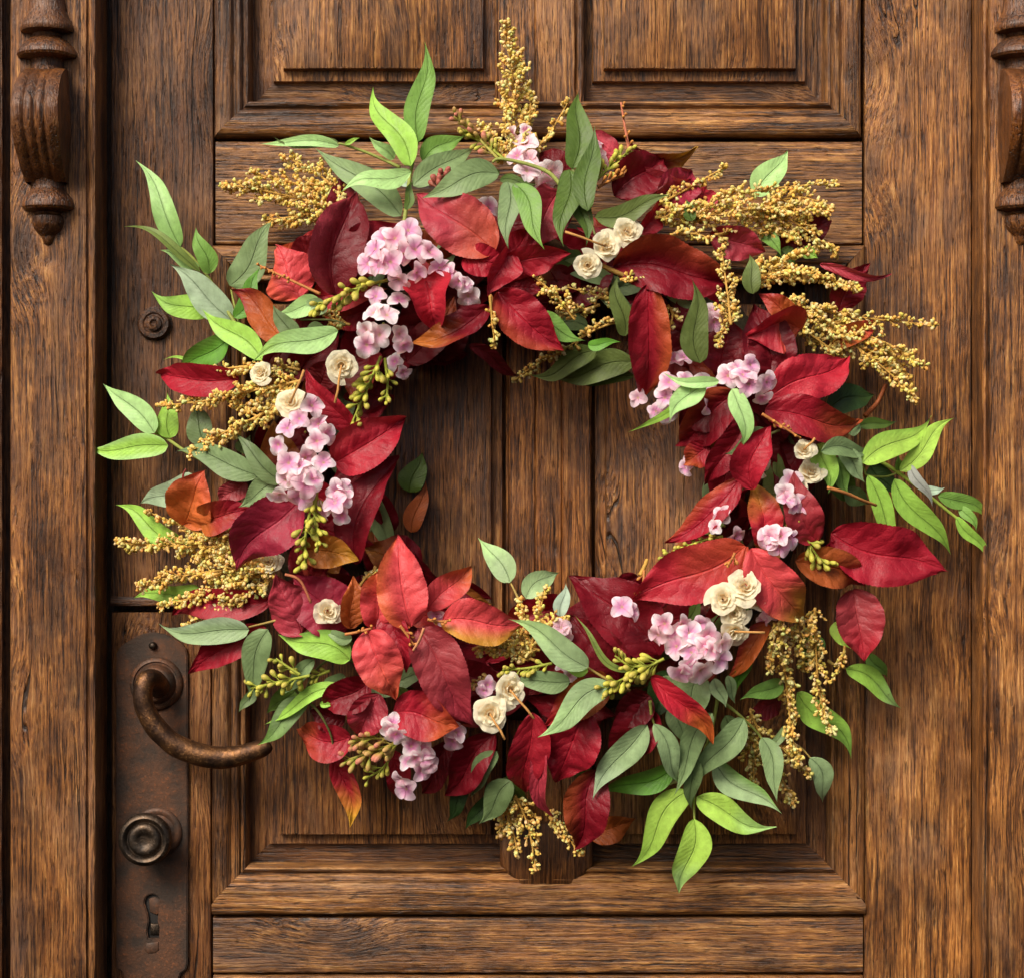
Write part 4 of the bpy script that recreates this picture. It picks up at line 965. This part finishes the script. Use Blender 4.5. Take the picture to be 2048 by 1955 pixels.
PL = [
 ([(700, 424), (600, 398), (520, 380), (446, 368)], 38, 3, {}), ([(690, 392), (630, 345), (566, 312)], 28, 2, {}), ([(700, 436), (620, 432), (530, 440)], 34, 2, {}), ([(690, 400), (600, 370), (500, 345)], 24, 2, {}),
 ([(1030, 330), (1028, 240), (1024, 150), (1012, 46)], 46, 3, dict(dens=1.2)), ([(1010, 320), (985, 290), (960, 250)], 24, 2, {}), ([(1050, 310), (1058, 250), (1062, 190)], 18, 3, {}), ([(1062, 308), (1100, 265), (1136, 205)], 18, 2, dict(dens=0.6)),
 ([(1370, 440), (1440, 400), (1540, 378), (1672, 366)], 20, 4, dict(dens=0.8)), ([(1310, 436), (1420, 430), (1540, 416), (1660, 424)], 36, 5, dict(dens=1.35)), ([(1500, 420), (1580, 440), (1672, 506)], 34, 4, dict(dens=1.2)), ([(1540, 405), (1600, 395), (1660, 412)], 28, 4, {}),
 ([(1315, 410), (1380, 375), (1450, 334)], 18, 4, dict(dens=0.8)), ([(1340, 470), (1390, 468), (1420, 478)], 18, 5, {}), ([(1430, 470), (1540, 460), (1600, 480)], 22, 4, {}),
 ([(1480, 560), (1570, 545), (1640, 555), (1716, 578)], 30, 4, dict(dens=1.2)), ([(1500, 545), (1570, 520), (1630, 500)], 22, 3, {}), ([(1540, 598), (1640, 620), (1760, 640), (1872, 650)], 24, 3, dict(dens=0.7)), ([(1545, 606), (1660, 660), (1760, 730), (1832, 798)], 36, 4, dict(dens=1.0)), ([(1560, 600), (1680, 650), (1780, 690), (1850, 732)], 26, 4, {}), ([(1580, 640), (1650, 690), (1690, 720)], 22, 3, dict(tone=0.85)),
 ([(1462, 650), (1454, 580), (1443, 497)], 26, 8, dict(dens=0.85)), ([(1456, 600), (1446, 650), (1440, 690)], 16, 6, {}),
 ([(600, 762), (520, 778), (420, 800), (322, 812)], 26, 6, {}), ([(590, 790), (520, 830), (440, 870), (382, 908)], 32, 6, dict(dens=1.1)), ([(600, 800), (540, 815), (470, 815)], 26, 5, dict(tone=0.85)), ([(530, 730), (470, 735), (408, 744)], 16, 5, {}), ([(600, 740), (560, 735), (530, 760)], 22, 3, dict(tone=0.7)),
 ([(520, 1080), (430, 1092), (330, 1090), (236, 1086)], 32, 4, dict(dens=1.2)), ([(420, 1075), (360, 1050), (294, 1022)], 14, 4, dict(dens=0.7)), ([(500, 1060), (440, 1068), (380, 1075)], 26, 4, dict(tone=0.85)),
 ([(560, 1136), (470, 1138), (370, 1150), (278, 1172)], 36, 5, dict(dens=1.2)), ([(520, 1150), (430, 1180), (318, 1214)], 26, 5, {}), ([(540, 1160), (490, 1190), (440, 1205)], 24, 5, dict(tone=0.85)), ([(490, 1196), (430, 1220), (366, 1250)], 12, 5, dict(dens=0.8)),
 ([(1060, 1300), (1075, 1240), (1090, 1178)], 22, 4, {}), ([(1070, 1320), (1000, 1290), (920, 1260)], 36, 4, dict(tone=0.8, dens=1.1)), ([(1090, 1260), (1110, 1240), (1130, 1232)], 22, 4, {}), ([(1080, 1300), (1020, 1280), (960, 1300)], 34, 4, dict(tone=0.9)), ([(980, 1350), (950, 1370), (930, 1360)], 16, 3, dict(tone=0.8)), ([(1040, 1270), (1050, 1240), (1040, 1200)], 18, 4, {}),
 ([(1560, 1220), (1562, 1290), (1574, 1380), (1584, 1470), (1598, 1520)], 24, 6, dict(dens=1.0, start=0.05)), ([(1630, 1215), (1632, 1300), (1640, 1390), (1664, 1462)], 28, 6, dict(dens=1.0)), ([(1590, 1215), (1600, 1280), (1610, 1340)], 22, 5, {}), ([(1690, 1290), (1684, 1320), (1668, 1355)], 13, 5, dict(dens=0.7)), ([(1560, 1240), (1545, 1290), (1540, 1340)], 16, 6, {}),
 ([(1500, 1420), (1530, 1490), (1560, 1550), (1588, 1604)], 30, 3, dict(tone=0.85)), ([(1550, 1480), (1590, 1520), (1622, 1550)], 18, 4, dict(tone=0.9)), ([(1480, 1440), (1500, 1500), (1510, 1560)], 24, 2, dict(tone=0.75)),
 ([(1000, 1590), (1020, 1640), (1036, 1706)], 26, 3, {}), ([(1030, 1590), (1056, 1650), (1072, 1738)], 24, 4, dict(dens=0.9)), ([(1090, 1620), (1126, 1660), (1160, 1708)], 20, 3, {}), ([(990, 1600), (1000, 1640), (1000, 1670)], 16, 2, dict(tone=0.8)),
 ([(1150, 640), (1110, 590), (1070, 556)], 26, 5, {}), ([(1240, 610), (1190, 590), (1135, 575)], 16, 3, dict(tone=0.75, dens=0.7)), ([(1240, 560), (1270, 555), (1294, 558)], 11, 6, dict(dens=0.7)), ([(1140, 700), (1080, 725), (1032, 758)], 20, 2, dict(tone=0.75, dens=0.8)), ([(1250, 640), (1190, 660), (1120, 705)], 16, 3, dict(tone=0.85, dens=0.7)), ([(1200, 610), (1150, 625), (1090, 640)], 16, 2, dict(tone=0.7, dens=0.7)), ([(1335, 610), (1345, 630), (1340, 655)], 16, 5, dict(tone=0.9)),
 ([(980, 592), (984, 640), (990, 692)], 11, 8, dict(dens=0.7, start=0.25)), ([(700, 650), (670, 640), (645, 625)], 18, 3, dict(tone=0.85)), ([(720, 1170), (735, 1150), (750, 1140)], 16, 4, dict(tone=0.8)), ([(1740, 700), (1790, 720), (1820, 760)], 18, 2, {}),
]
for pts, wd, L, kw in PL: plume(pts, wd, L, **kw)

# --- seed sprigs: larger round-ended buds, each a piece of its own
def bud_mesh(name, col, tipc, fat=1.0):
    prof = [(1.1, 0), (1.0, 5), (1.2, 9), (2.6*fat, 12), (3.9*fat, 16), (4.3*fat, 19.5), (3.6*fat, 23), (1.8*fat, 25), (0.0, 25.6)]
    V, F = lathe([(r*S, h*S) for r, h in prof], 9)
    CO = [lerp(col, tipc, sm(10, 24, v.z/S)) for v in V]
    me = bpy.data.meshes.new(name); me.from_pydata([tuple(v) for v in V], [], F)
    ca = me.color_attributes.new('Col', 'FLOAT_COLOR', 'POINT')
    for i, c in enumerate(CO): ca.data[i].color = (*c, 1)
    me.polygons.foreach_set('use_smooth', [True]*len(me.polygons)); me.materials.append(M_BERRY)
    return me
YG = lin((182, 178, 60)); YG2 = lin((150, 158, 58)); BUDM = dict(
 y=[bud_mesh('seed_bud', YG2, lin((206, 198, 80))), bud_mesh('seed_bud', YG2, lin((196, 180, 84)), 1.15)],
 r=[bud_mesh('seed_bud', lin((168, 150, 70)), lin((196, 120, 100)), 1.1), bud_mesh('seed_bud', YG2, lin((190, 150, 90)))],
 b=[bud_mesh('seed_bud', lin((150, 90, 70)), lin((170, 92, 80)), 1.2)], o=[bud_mesh('seed_bud', TWIG, lin((206, 140, 66)), 0.8)])
def seeds(pts, wid, n, kind='y', L=7, col=None, start=0.15, rad=3.2, size=1.0):
    rnd = random.Random(int(pts[0][0]+pts[-1][1]*5)); size *= 1.2
    col = col or {'y': YG2, 'r': lin((158, 150, 70)), 'b': lin((150, 100, 70)), 'o': TWIG}[kind]
    W = catmull([P(p[0], p[1], depth(p[0], p[1])+L*LAY) for p in pts], 8); m = len(W)
    V = []; F = []; tube(V, F, W, [(rad-1.4*i/(m-1))*S for i in range(m)], 7)
    root = mesh_obj('seed_sprig', V, F, M_STEM, wreath, loc=W[0], cols=[col]*len(V))
    for k in range(n):
        t = start+(1-start)*(k+rnd.random()*0.6)/n; i = min(m-2, int(t*(m-1))); p = W[i]; tg = (W[i+1]-W[i]).normalized()
        a = rnd.uniform(0, 2*math.pi); u = tg.orthogonal().normalized(); v = tg.cross(u); out = u*math.cos(a)+v*math.sin(a)
        out = (out+Vector((0, -0.35, 0))).normalized()
        dr = (tg*rnd.uniform(0.5, 1.4)+out).normalized()
        o = link('seed_bud', rnd.choice(BUDM[kind]), root)
        place(o, p, dr); sc1 = size*rnd.uniform(0.8, 1.15)*wid/28*(1.1-0.3*t)
        o.scale = (max(0.85, min(1.3, sc1)), max(0.85, min(1.3, sc1)), sc1)
    return root
SD = [
 ([(775, 560), (700, 582), (632, 612)], 30, 30, 'y', 7, {}), ([(640, 588), (580, 560), (516, 530)], 9, 12, 'o', 7, dict(start=0.5)), ([(762, 712), (735, 775), (702, 850)], 30, 30, 'y', 6, {}), ([(770, 716), (775, 770), (772, 800)], 22, 10, 'y', 6, {}),
 ([(634, 980), (630, 1040), (640, 1090)], 26, 18, 'y', 9, {}), ([(630, 990), (612, 1060), (612, 1130)], 30, 26, 'y', 9, {}), ([(996, 318), (950, 270), (908, 232)], 26, 22, 'r', 5, {}), ([(1010, 320), (965, 285), (925, 270)], 24, 14, 'y', 5, {}),
 ([(1192, 362), (1225, 330), (1262, 300)], 28, 24, 'y', 6, {}), ([(1258, 300), (1250, 255), (1242, 205)], 13, 8, 'o', 5, dict(col=lin((200, 120, 90)))), ([(1196, 375), (1225, 360), (1248, 352)], 22, 12, 'o', 6, {}), ([(872, 392), (878, 372), (884, 352)], 26, 16, 'b', 7, {}),
 ([(620, 1350), (560, 1362), (498, 1376)], 28, 22, 'y', 8, {}), ([(600, 1348), (575, 1332), (552, 1316)], 24, 9, 'y', 8, {}), ([(660, 1340), (640, 1348), (625, 1352)], 20, 8, 'y', 5, {}), ([(1105, 1325), (1055, 1335), (1005, 1338)], 22, 16, 'y', 6, {}),
 ([(1328, 1316), (1270, 1345), (1206, 1376)], 32, 34, 'y', 8, {}), ([(1300, 1330), (1260, 1330), (1230, 1310)], 26, 10, 'y', 8, {}), ([(812, 1478), (750, 1500), (690, 1520)], 34, 30, 'r', 7, {}), ([(790, 1490), (770, 1530), (735, 1555)], 26, 12, 'y', 7, {}), ([(800, 1480), (750, 1475), (710, 1480)], 28, 16, 'r', 7, {}),
 ([(1612, 1076), (1630, 1105), (1652, 1132)], 30, 20, 'y', 7, {}), ([(1596, 1010), (1594, 1035), (1580, 1062)], 20, 7, 'y', 7, {}), ([(1446, 1072), (1405, 1080), (1360, 1098)], 18, 14, 'y', 4, {}), ([(1350, 1100), (1340, 1108), (1326, 1114)], 18, 7, 'y', 5, {}),
 ([(1524, 828), (1560, 850), (1597, 874)], 14, 9, 'o', 9, {}), ([(1288, 1140), (1286, 1165), (1272, 1185)], 16, 6, 'o', 6, {}), ([(800, 1250), (815, 1270), (828, 1290)], 14, 5, 'o', 9, {}), ([(855, 1238), (875, 1242), (900, 1240)], 13, 5, 'o', 9, {}), ([(690, 1268), (720, 1262), (745, 1255)], 13, 5, 'o', 9, {}),
 ([(1470, 1105), (1465, 1115), (1460, 1125)], 18, 5, 'o', 8, {}), ([(745, 550), (775, 530), (790, 545)], 18, 8, 'y', 8, {}),
]
for pts, wd, n, k, L, kw in SD: seeds(pts, wd, n, k, L, **kw)

# --- pink hydrangea clusters
def floret_mesh(i):
    rnd = random.Random(100+i); V = [Vector((0, 0, 0))]; UV = [(0, .5)]; CO = [lin((222, 196, 140))]; F = []
    inner = lin((244, 190, 214)) if i % 4 == 3 else lin(rnd.choice([(238, 140, 204), (240, 158, 214), (236, 148, 190), (226, 140, 190)])); outer = lin(rnd.choice([(254, 238, 246), (255, 246, 250), (253, 226, 240), (250, 222, 232)]))
    nu, nv = 6, 6
    for p in range(4):
        a0 = p*math.pi/2+rnd.uniform(-0.16, 0.16); ln = 31*S*rnd.uniform(0.88, 1.1); wd = 32*S*rnd.uniform(0.88, 1.08); cup = rnd.uniform(0.15, 0.6); tilt = rnd.uniform(0.05, 0.45); tw = rnd.uniform(-0.35, 0.35)
        base = len(V); ca, sa = math.cos(a0), math.sin(a0)
        for i2 in range(1, nu+1):
            u = i2/nu; f = math.sin(math.pi*min(1, (u*0.86+0.03)))**0.65*(0.35+0.65*sm(0, 0.45, u))
            for j in range(nv+1):
                v = j/nv*2-1
                lat = v*wd*0.5*f; rr = ln*(u-0.10*u*v*v*f*1.6)
                z = ln*(tilt*u+0.10*math.sin(u*3)+cup*0.35*v*v*f-0.22*u*u*u+0.04*nz(u*4, v*3, rnd.random()*0+i*3+p))+tw*lat*u
                V.append(Vector((ca*rr-sa*lat, sa*rr+ca*lat, z))); UV.append((u, j/nv))
                CO.append(lerp(inner, outer, sm(0.15, 0.85, u+0.15*abs(v))))
        for j in range(nv): F.append((0, base+j, base+j+1))
        for i2 in range(nu-1):
            for j in range(nv):
                a = base+i2*(nv+1)+j; F.append((a, a+nv+1, a+nv+2, a+1))
    me = bpy.data.meshes.new('floret'); me.from_pydata([tuple(v) for v in V], [], F)
    uvl = me.uv_layers.new(name='UVMap')
    for lp in me.loops: uvl.data[lp.index].uv = UV[lp.vertex_index]
    ca_ = me.color_attributes.new('Col', 'FLOAT_COLOR', 'POINT')
    for k, c in enumerate(CO): ca_.data[k].color = (*c, 1)
    me.polygons.foreach_set('use_smooth', [True]*len(me.polygons)); me.materials.append(M_PET)
    return me
FLO = [floret_mesh(i) for i in range(9)]
def cluster(pts, L=6, size=1.0, dome=16):
    cx = sum(p[0] for p in pts)/len(pts); cy = sum(p[1] for p in pts)/len(pts); rnd = random.Random(int(cx*3+cy))
    R = max(20.0, max(math.hypot(p[0]-cx, p[1]-cy) for p in pts))
    db = depth(cx, cy)+L*LAY
    # branching stalk as one small mesh
    V = []; F = []; A = P(cx, cy, db-70); tube(V, F, [A, P(cx, cy, db-40), P(cx, cy, db-20)], [3*S, 2.5*S, 2*S], 6)
    root = mesh_obj('hydrangea_cluster', V, F, M_STEM, wreath, loc=A, cols=[STEMG]*len(V))
    for p in pts:
        x, y = p[0], p[1]; k = math.hypot(x-cx, y-cy)/R
        dd = depth(x, y)*0.6+depth(cx, cy)*0.4+L*LAY+dome*(1-k*k)+rnd.uniform(-10, 12)+(p[2] if len(p) > 2 else 0)
        out = Vector(((x-cx)/R*0.75+rnd.uniform(-.6, .6), -1, -(y-cy)/R*0.75+rnd.uniform(-.6, .6))).normalized()
        o = link('floret', rnd.choice(FLO), root); place(o, P(x, y, dd), out, Vector((rnd.uniform(-1, 1), 0, rnd.uniform(-1, 1))))
        s = size*rnd.uniform(0.68, 0.97); o.scale = (s, s, s)
    return root
CL = [
 ([(790, 478), (806, 508), (752, 499), (816, 462), (798, 558), (832, 546), (737, 529), (858, 505), (782, 524), (770, 478), (830, 500), (760, 530)], 9, 1.0),
 ([(880, 537), (918, 563), (936, 592), (900, 548), (930, 570)], 7, 0.9),
 ([(747, 627), (774, 632), (734, 660), (760, 670), (734, 690), (798, 668), (806, 690), (798, 602), (752, 594)], 7, 1.0), ([(790, 724), (806, 744)], 3, 0.7),
 ([(575, 857), (599, 838), (623, 812), (637, 849), (557, 889), (634, 883), (610, 915), (650, 870)], 8, 1.0), ([(578, 926), (600, 934), (647, 926), (594, 960), (572, 960), (602, 990), (626, 958), (559, 987), (612, 964)], 10, 1.05), ([(674, 982), (686, 998), (671, 1005), (648, 1019), (684, 1030), (690, 978)], 9, 0.85),
 ([(1053, 288), (1061, 320), (1035, 312), (1080, 346), (1053, 343), (1101, 341), (1088, 368), (1040, 285)], 4, 1.0), ([(1192, 306), (1197, 332), (1188, 290)], 4, 0.85), ([(1024, 268), (1050, 262)], 4, 0.7), ([(930, 425), (955, 440), (975, 415), (950, 410)], 3, 0.95),
 ([(1424, 626), (1428, 644)], 4, 0.9), ([(1471, 738), (1456, 752), (1500, 730), (1498, 768), (1532, 764), (1524, 794), (1485, 750)], 8, 0.88),
 ([(1349, 719), (1368, 716), (1338, 766), (1330, 796), (1354, 798), (1312, 822), (1333, 828), (1408, 768), (1415, 810), (1276, 796), (1370, 760), (1385, 800)], 4, 0.85),
 ([(1570, 985), (1586, 1010), (1583, 962), (1604, 1006), (1575, 1000)], 7, 0.9), ([(1538, 1077), (1562, 1072), (1580, 1078), (1560, 1092), (1545, 1068)], 8, 0.9), ([(1432, 1054), (1444, 1030), (1470, 1070)], 4, 0.75),
 ([(1244, 1213), (1264, 1224)], 7, 0.85), ([(1372, 935), (1385, 922)], 1, 0.75),
 ([(1330, 1246), (1317, 1268), (1362, 1246), (1399, 1246), (1345, 1262)], 7, 0.95), ([(1378, 1266), (1415, 1271), (1354, 1292), (1383, 1304), (1410, 1294), (1442, 1287), (1378, 1326), (1437, 1318), (1365, 1340), (1400, 1338), (1425, 1300), (1398, 1280)], 9, 1.05), ([(1540, 1223), (1528, 1240)], 3, 0.8),
 ([(779, 1455), (792, 1466), (785, 1448)], 8, 0.85), ([(822, 1492), (846, 1500), (816, 1522), (843, 1540), (858, 1528), (803, 1556), (814, 1576), (830, 1515), (850, 1515)], 7, 0.9), ([(912, 1464), (905, 1480)], 5, 0.85), ([(975, 1368), (968, 1380)], 4, 0.7), ([(1122, 1255), (1128, 1268)], 3, 0.7), ([(1125, 1332), (1140, 1350)], 3, 0.7), ([(880, 1235), (872, 1228)], 4, 0.6),
]
for p, L, s in CL: cluster(p, L, s)

# --- roses rolled from pale wood shavings, each on a thin stick
def rose_mesh(i):
    rnd = random.Random(300+i); V = []; F = []; CO = []; turns = 4.2; n = 200; rows = 6
    sd = rnd.random()*40
    for k in range(n+1):
        t = k/n; a = turns*2*math.pi*t; R = (0.10+0.90*t**0.9)
        pet = 0.5+0.5*math.cos(a*2.5+sd)
        R *= 1+0.26*(pet-0.5)*t+0.22*nz(t*16, sd)+0.10*nz(t*60, sd+50)
        for j in range(rows):
            h = j/(rows-1)
            flare = (0.42+0.58*h**0.7) if t > 0.25 else (0.75+0.25*h)
            lip = (0.16*max(0, h-0.7)/0.3)*t
            r = R*(flare+lip)+0.07*nz(a*2.3, h*4, sd+3)
            z = (0.44-0.36*t**1.4)*h**(1.0)+0.24*h*nz(a*1.6, sd+8)+0.10*h*nz(a*5.0, sd+18)-0.10*max(0, h-0.75)/0.25*t
            V.append(Vector((r*math.cos(a), r*math.sin(a), z)))
            c = lin((255, 247, 216)); c2 = lin((248, 222, 172)); CO.append(lerp(c2, c, sm(0.0, 0.75, h+0.2*nz(a, h*2, sd+15))))
    for k in range(n):
        for j in range(rows-1):
            a = k*rows+j; F.append((a, a+1, a+rows+1, a+rows))
    c0 = len(V); V.append(Vector((0, 0, 0.02))); CO.append(lin((196, 160, 116)))
    for k in range(n-36, n): F.append((c0, k*rows, (k+1)*rows))
    me = bpy.data.meshes.new('shaving_rose'); me.from_pydata([tuple(v) for v in V], [], F)
    ca_ = me.color_attributes.new('Col', 'FLOAT_COLOR', 'POINT')
    for k, c in enumerate(CO): ca_.data[k].color = (*c, 1)
    me.polygons.foreach_set('use_smooth', [True]*len(me.polygons)); me.materials.append(M_ROSE)
    return me
ROSE = [rose_mesh(i) for i in range(6)]
def rose(x, y, r, L=8, tilt=(0, 0), stick=None, i=None):
    rnd = random.Random(int(x*5+y)); out = Vector((tilt[0]+rnd.uniform(-.2, .2), -1, tilt[1]+rnd.uniform(-.2, .2))).normalized()
    o = link('shaving_rose', ROSE[rnd.randrange(6) if i is None else i], wreath); p = P(x, y, depth(x, y)+L*LAY)
    off = wreath.location; k = r*S*0.86
    place(o, p, out, Vector((rnd.uniform(-1, 1), 0, rnd.uniform(-1, 1)))); o.scale = (k, k, k*1.05)
    if stick:
        V = []; F = []; q = P(x, y, depth(x, y)+L*LAY+r*0.55); e = P(stick[0], stick[1], depth(x, y)+L*LAY+r*0.9)
        W = [q, q.lerp(e, 0.33)+Vector((0, -0.001, 0)), q.lerp(e, 0.66)+Vector((0.0006, -0.0012, 0)), e]
        tube(V, F, W, [1.8*S, 2.1*S, 2.3*S, 2.6*S], 6)
        mi = o.matrix_basis.copy(); M = Matrix.Translation(off) @ o.matrix_basis
        inv = M.inverted()
        V = [inv @ v for v in V]
        me = bpy.data.meshes.new('stick'); me.from_pydata([tuple(v) for v in V], [], F); me.materials.append(M_STEM)
        ca_ = me.color_attributes.new('Col', 'FLOAT_COLOR', 'POINT')
        for c in ca_.data: c.color = (*lin((206, 150, 84)), 1)
        me.polygons.foreach_set('use_smooth', [True]*len(me.polygons))
        s = bpy.data.objects.new('stick', me); COL.objects.link(s); s.parent = o
    return o
for a in [(683, 731, 34, 8, (0, 0), (670, 806)), (581, 806, 35, 8, (0, .3), (608, 740)), (522, 746, 26, 7, (-.5, .3), None), (1176, 531, 30, 7, (0, -.2), None), (1211, 493, 34, 7, (0, .2), (1130, 464)), (1254, 464, 34, 7, (.4, .4), None),
          (1516, 926, 27, 6, (-.5, 0), None), (1607, 900, 25, 7, (.3, .6), (1630, 876)), (1620, 944, 31, 5, (.2, .5), None), (1598, 985, 24, 6, (0, 0), None), (1447, 1196, 35, 9, (-.2, .2), None), (1490, 1174, 38, 9, (.2, .5), None), (1468, 1226, 31, 9, (0, -.2), None), (1469, 1262, 31, 9, (0, -.5), (1530, 1264)), (1511, 1196, 28, 8, (.4, 0), None),
          (980, 1426, 39, 9, (0, 0), (1010, 1478)), (1020, 1378, 36, 7, (.3, .2), (1068, 1436)), (655, 1222, 30, 7, (.5, .2), None), (538, 1124, 27, 5, (-.3, .7), None), (634, 1258, 32, 4, (0, .7), None), (1340, 1545, 26, 4, (0, 0), None)]:
    rose(*a)

# loose fine twigs and dry stalks
for pts, r, c, L in [([(1655, 975), (1690, 985), (1725, 1000), (1752, 1010)], 3.5, (196, 128, 70), 9), ([(613, 785), (600, 820)], 2, (120, 80, 60), 10), ([(1730, 832), (1755, 805), (1772, 768)], 5, (160, 84, 40), 2), ([(372, 968), (366, 952), (372, 938)], 2.5, (150, 70, 60), 6),
                     ([(848, 1255), (838, 1280), (826, 1300)], 3, (206, 140, 96), 10), ([(570, 1148), (600, 1160), (622, 1205)], 3, (176, 104, 70), 9), ([(1280, 1150), (1290, 1130), (1294, 1118)], 4.5, (206, 160, 70), 6), ([(1000, 640), (985, 600), (980, 590)], 4, (190, 130, 70), 7), ([(1200, 530), (1240, 548), (1272, 560)], 5, (170, 130, 60), 6)]:
    stem_mesh('dry_twig', pts, r, r*0.8, lin(c), wreath, L)
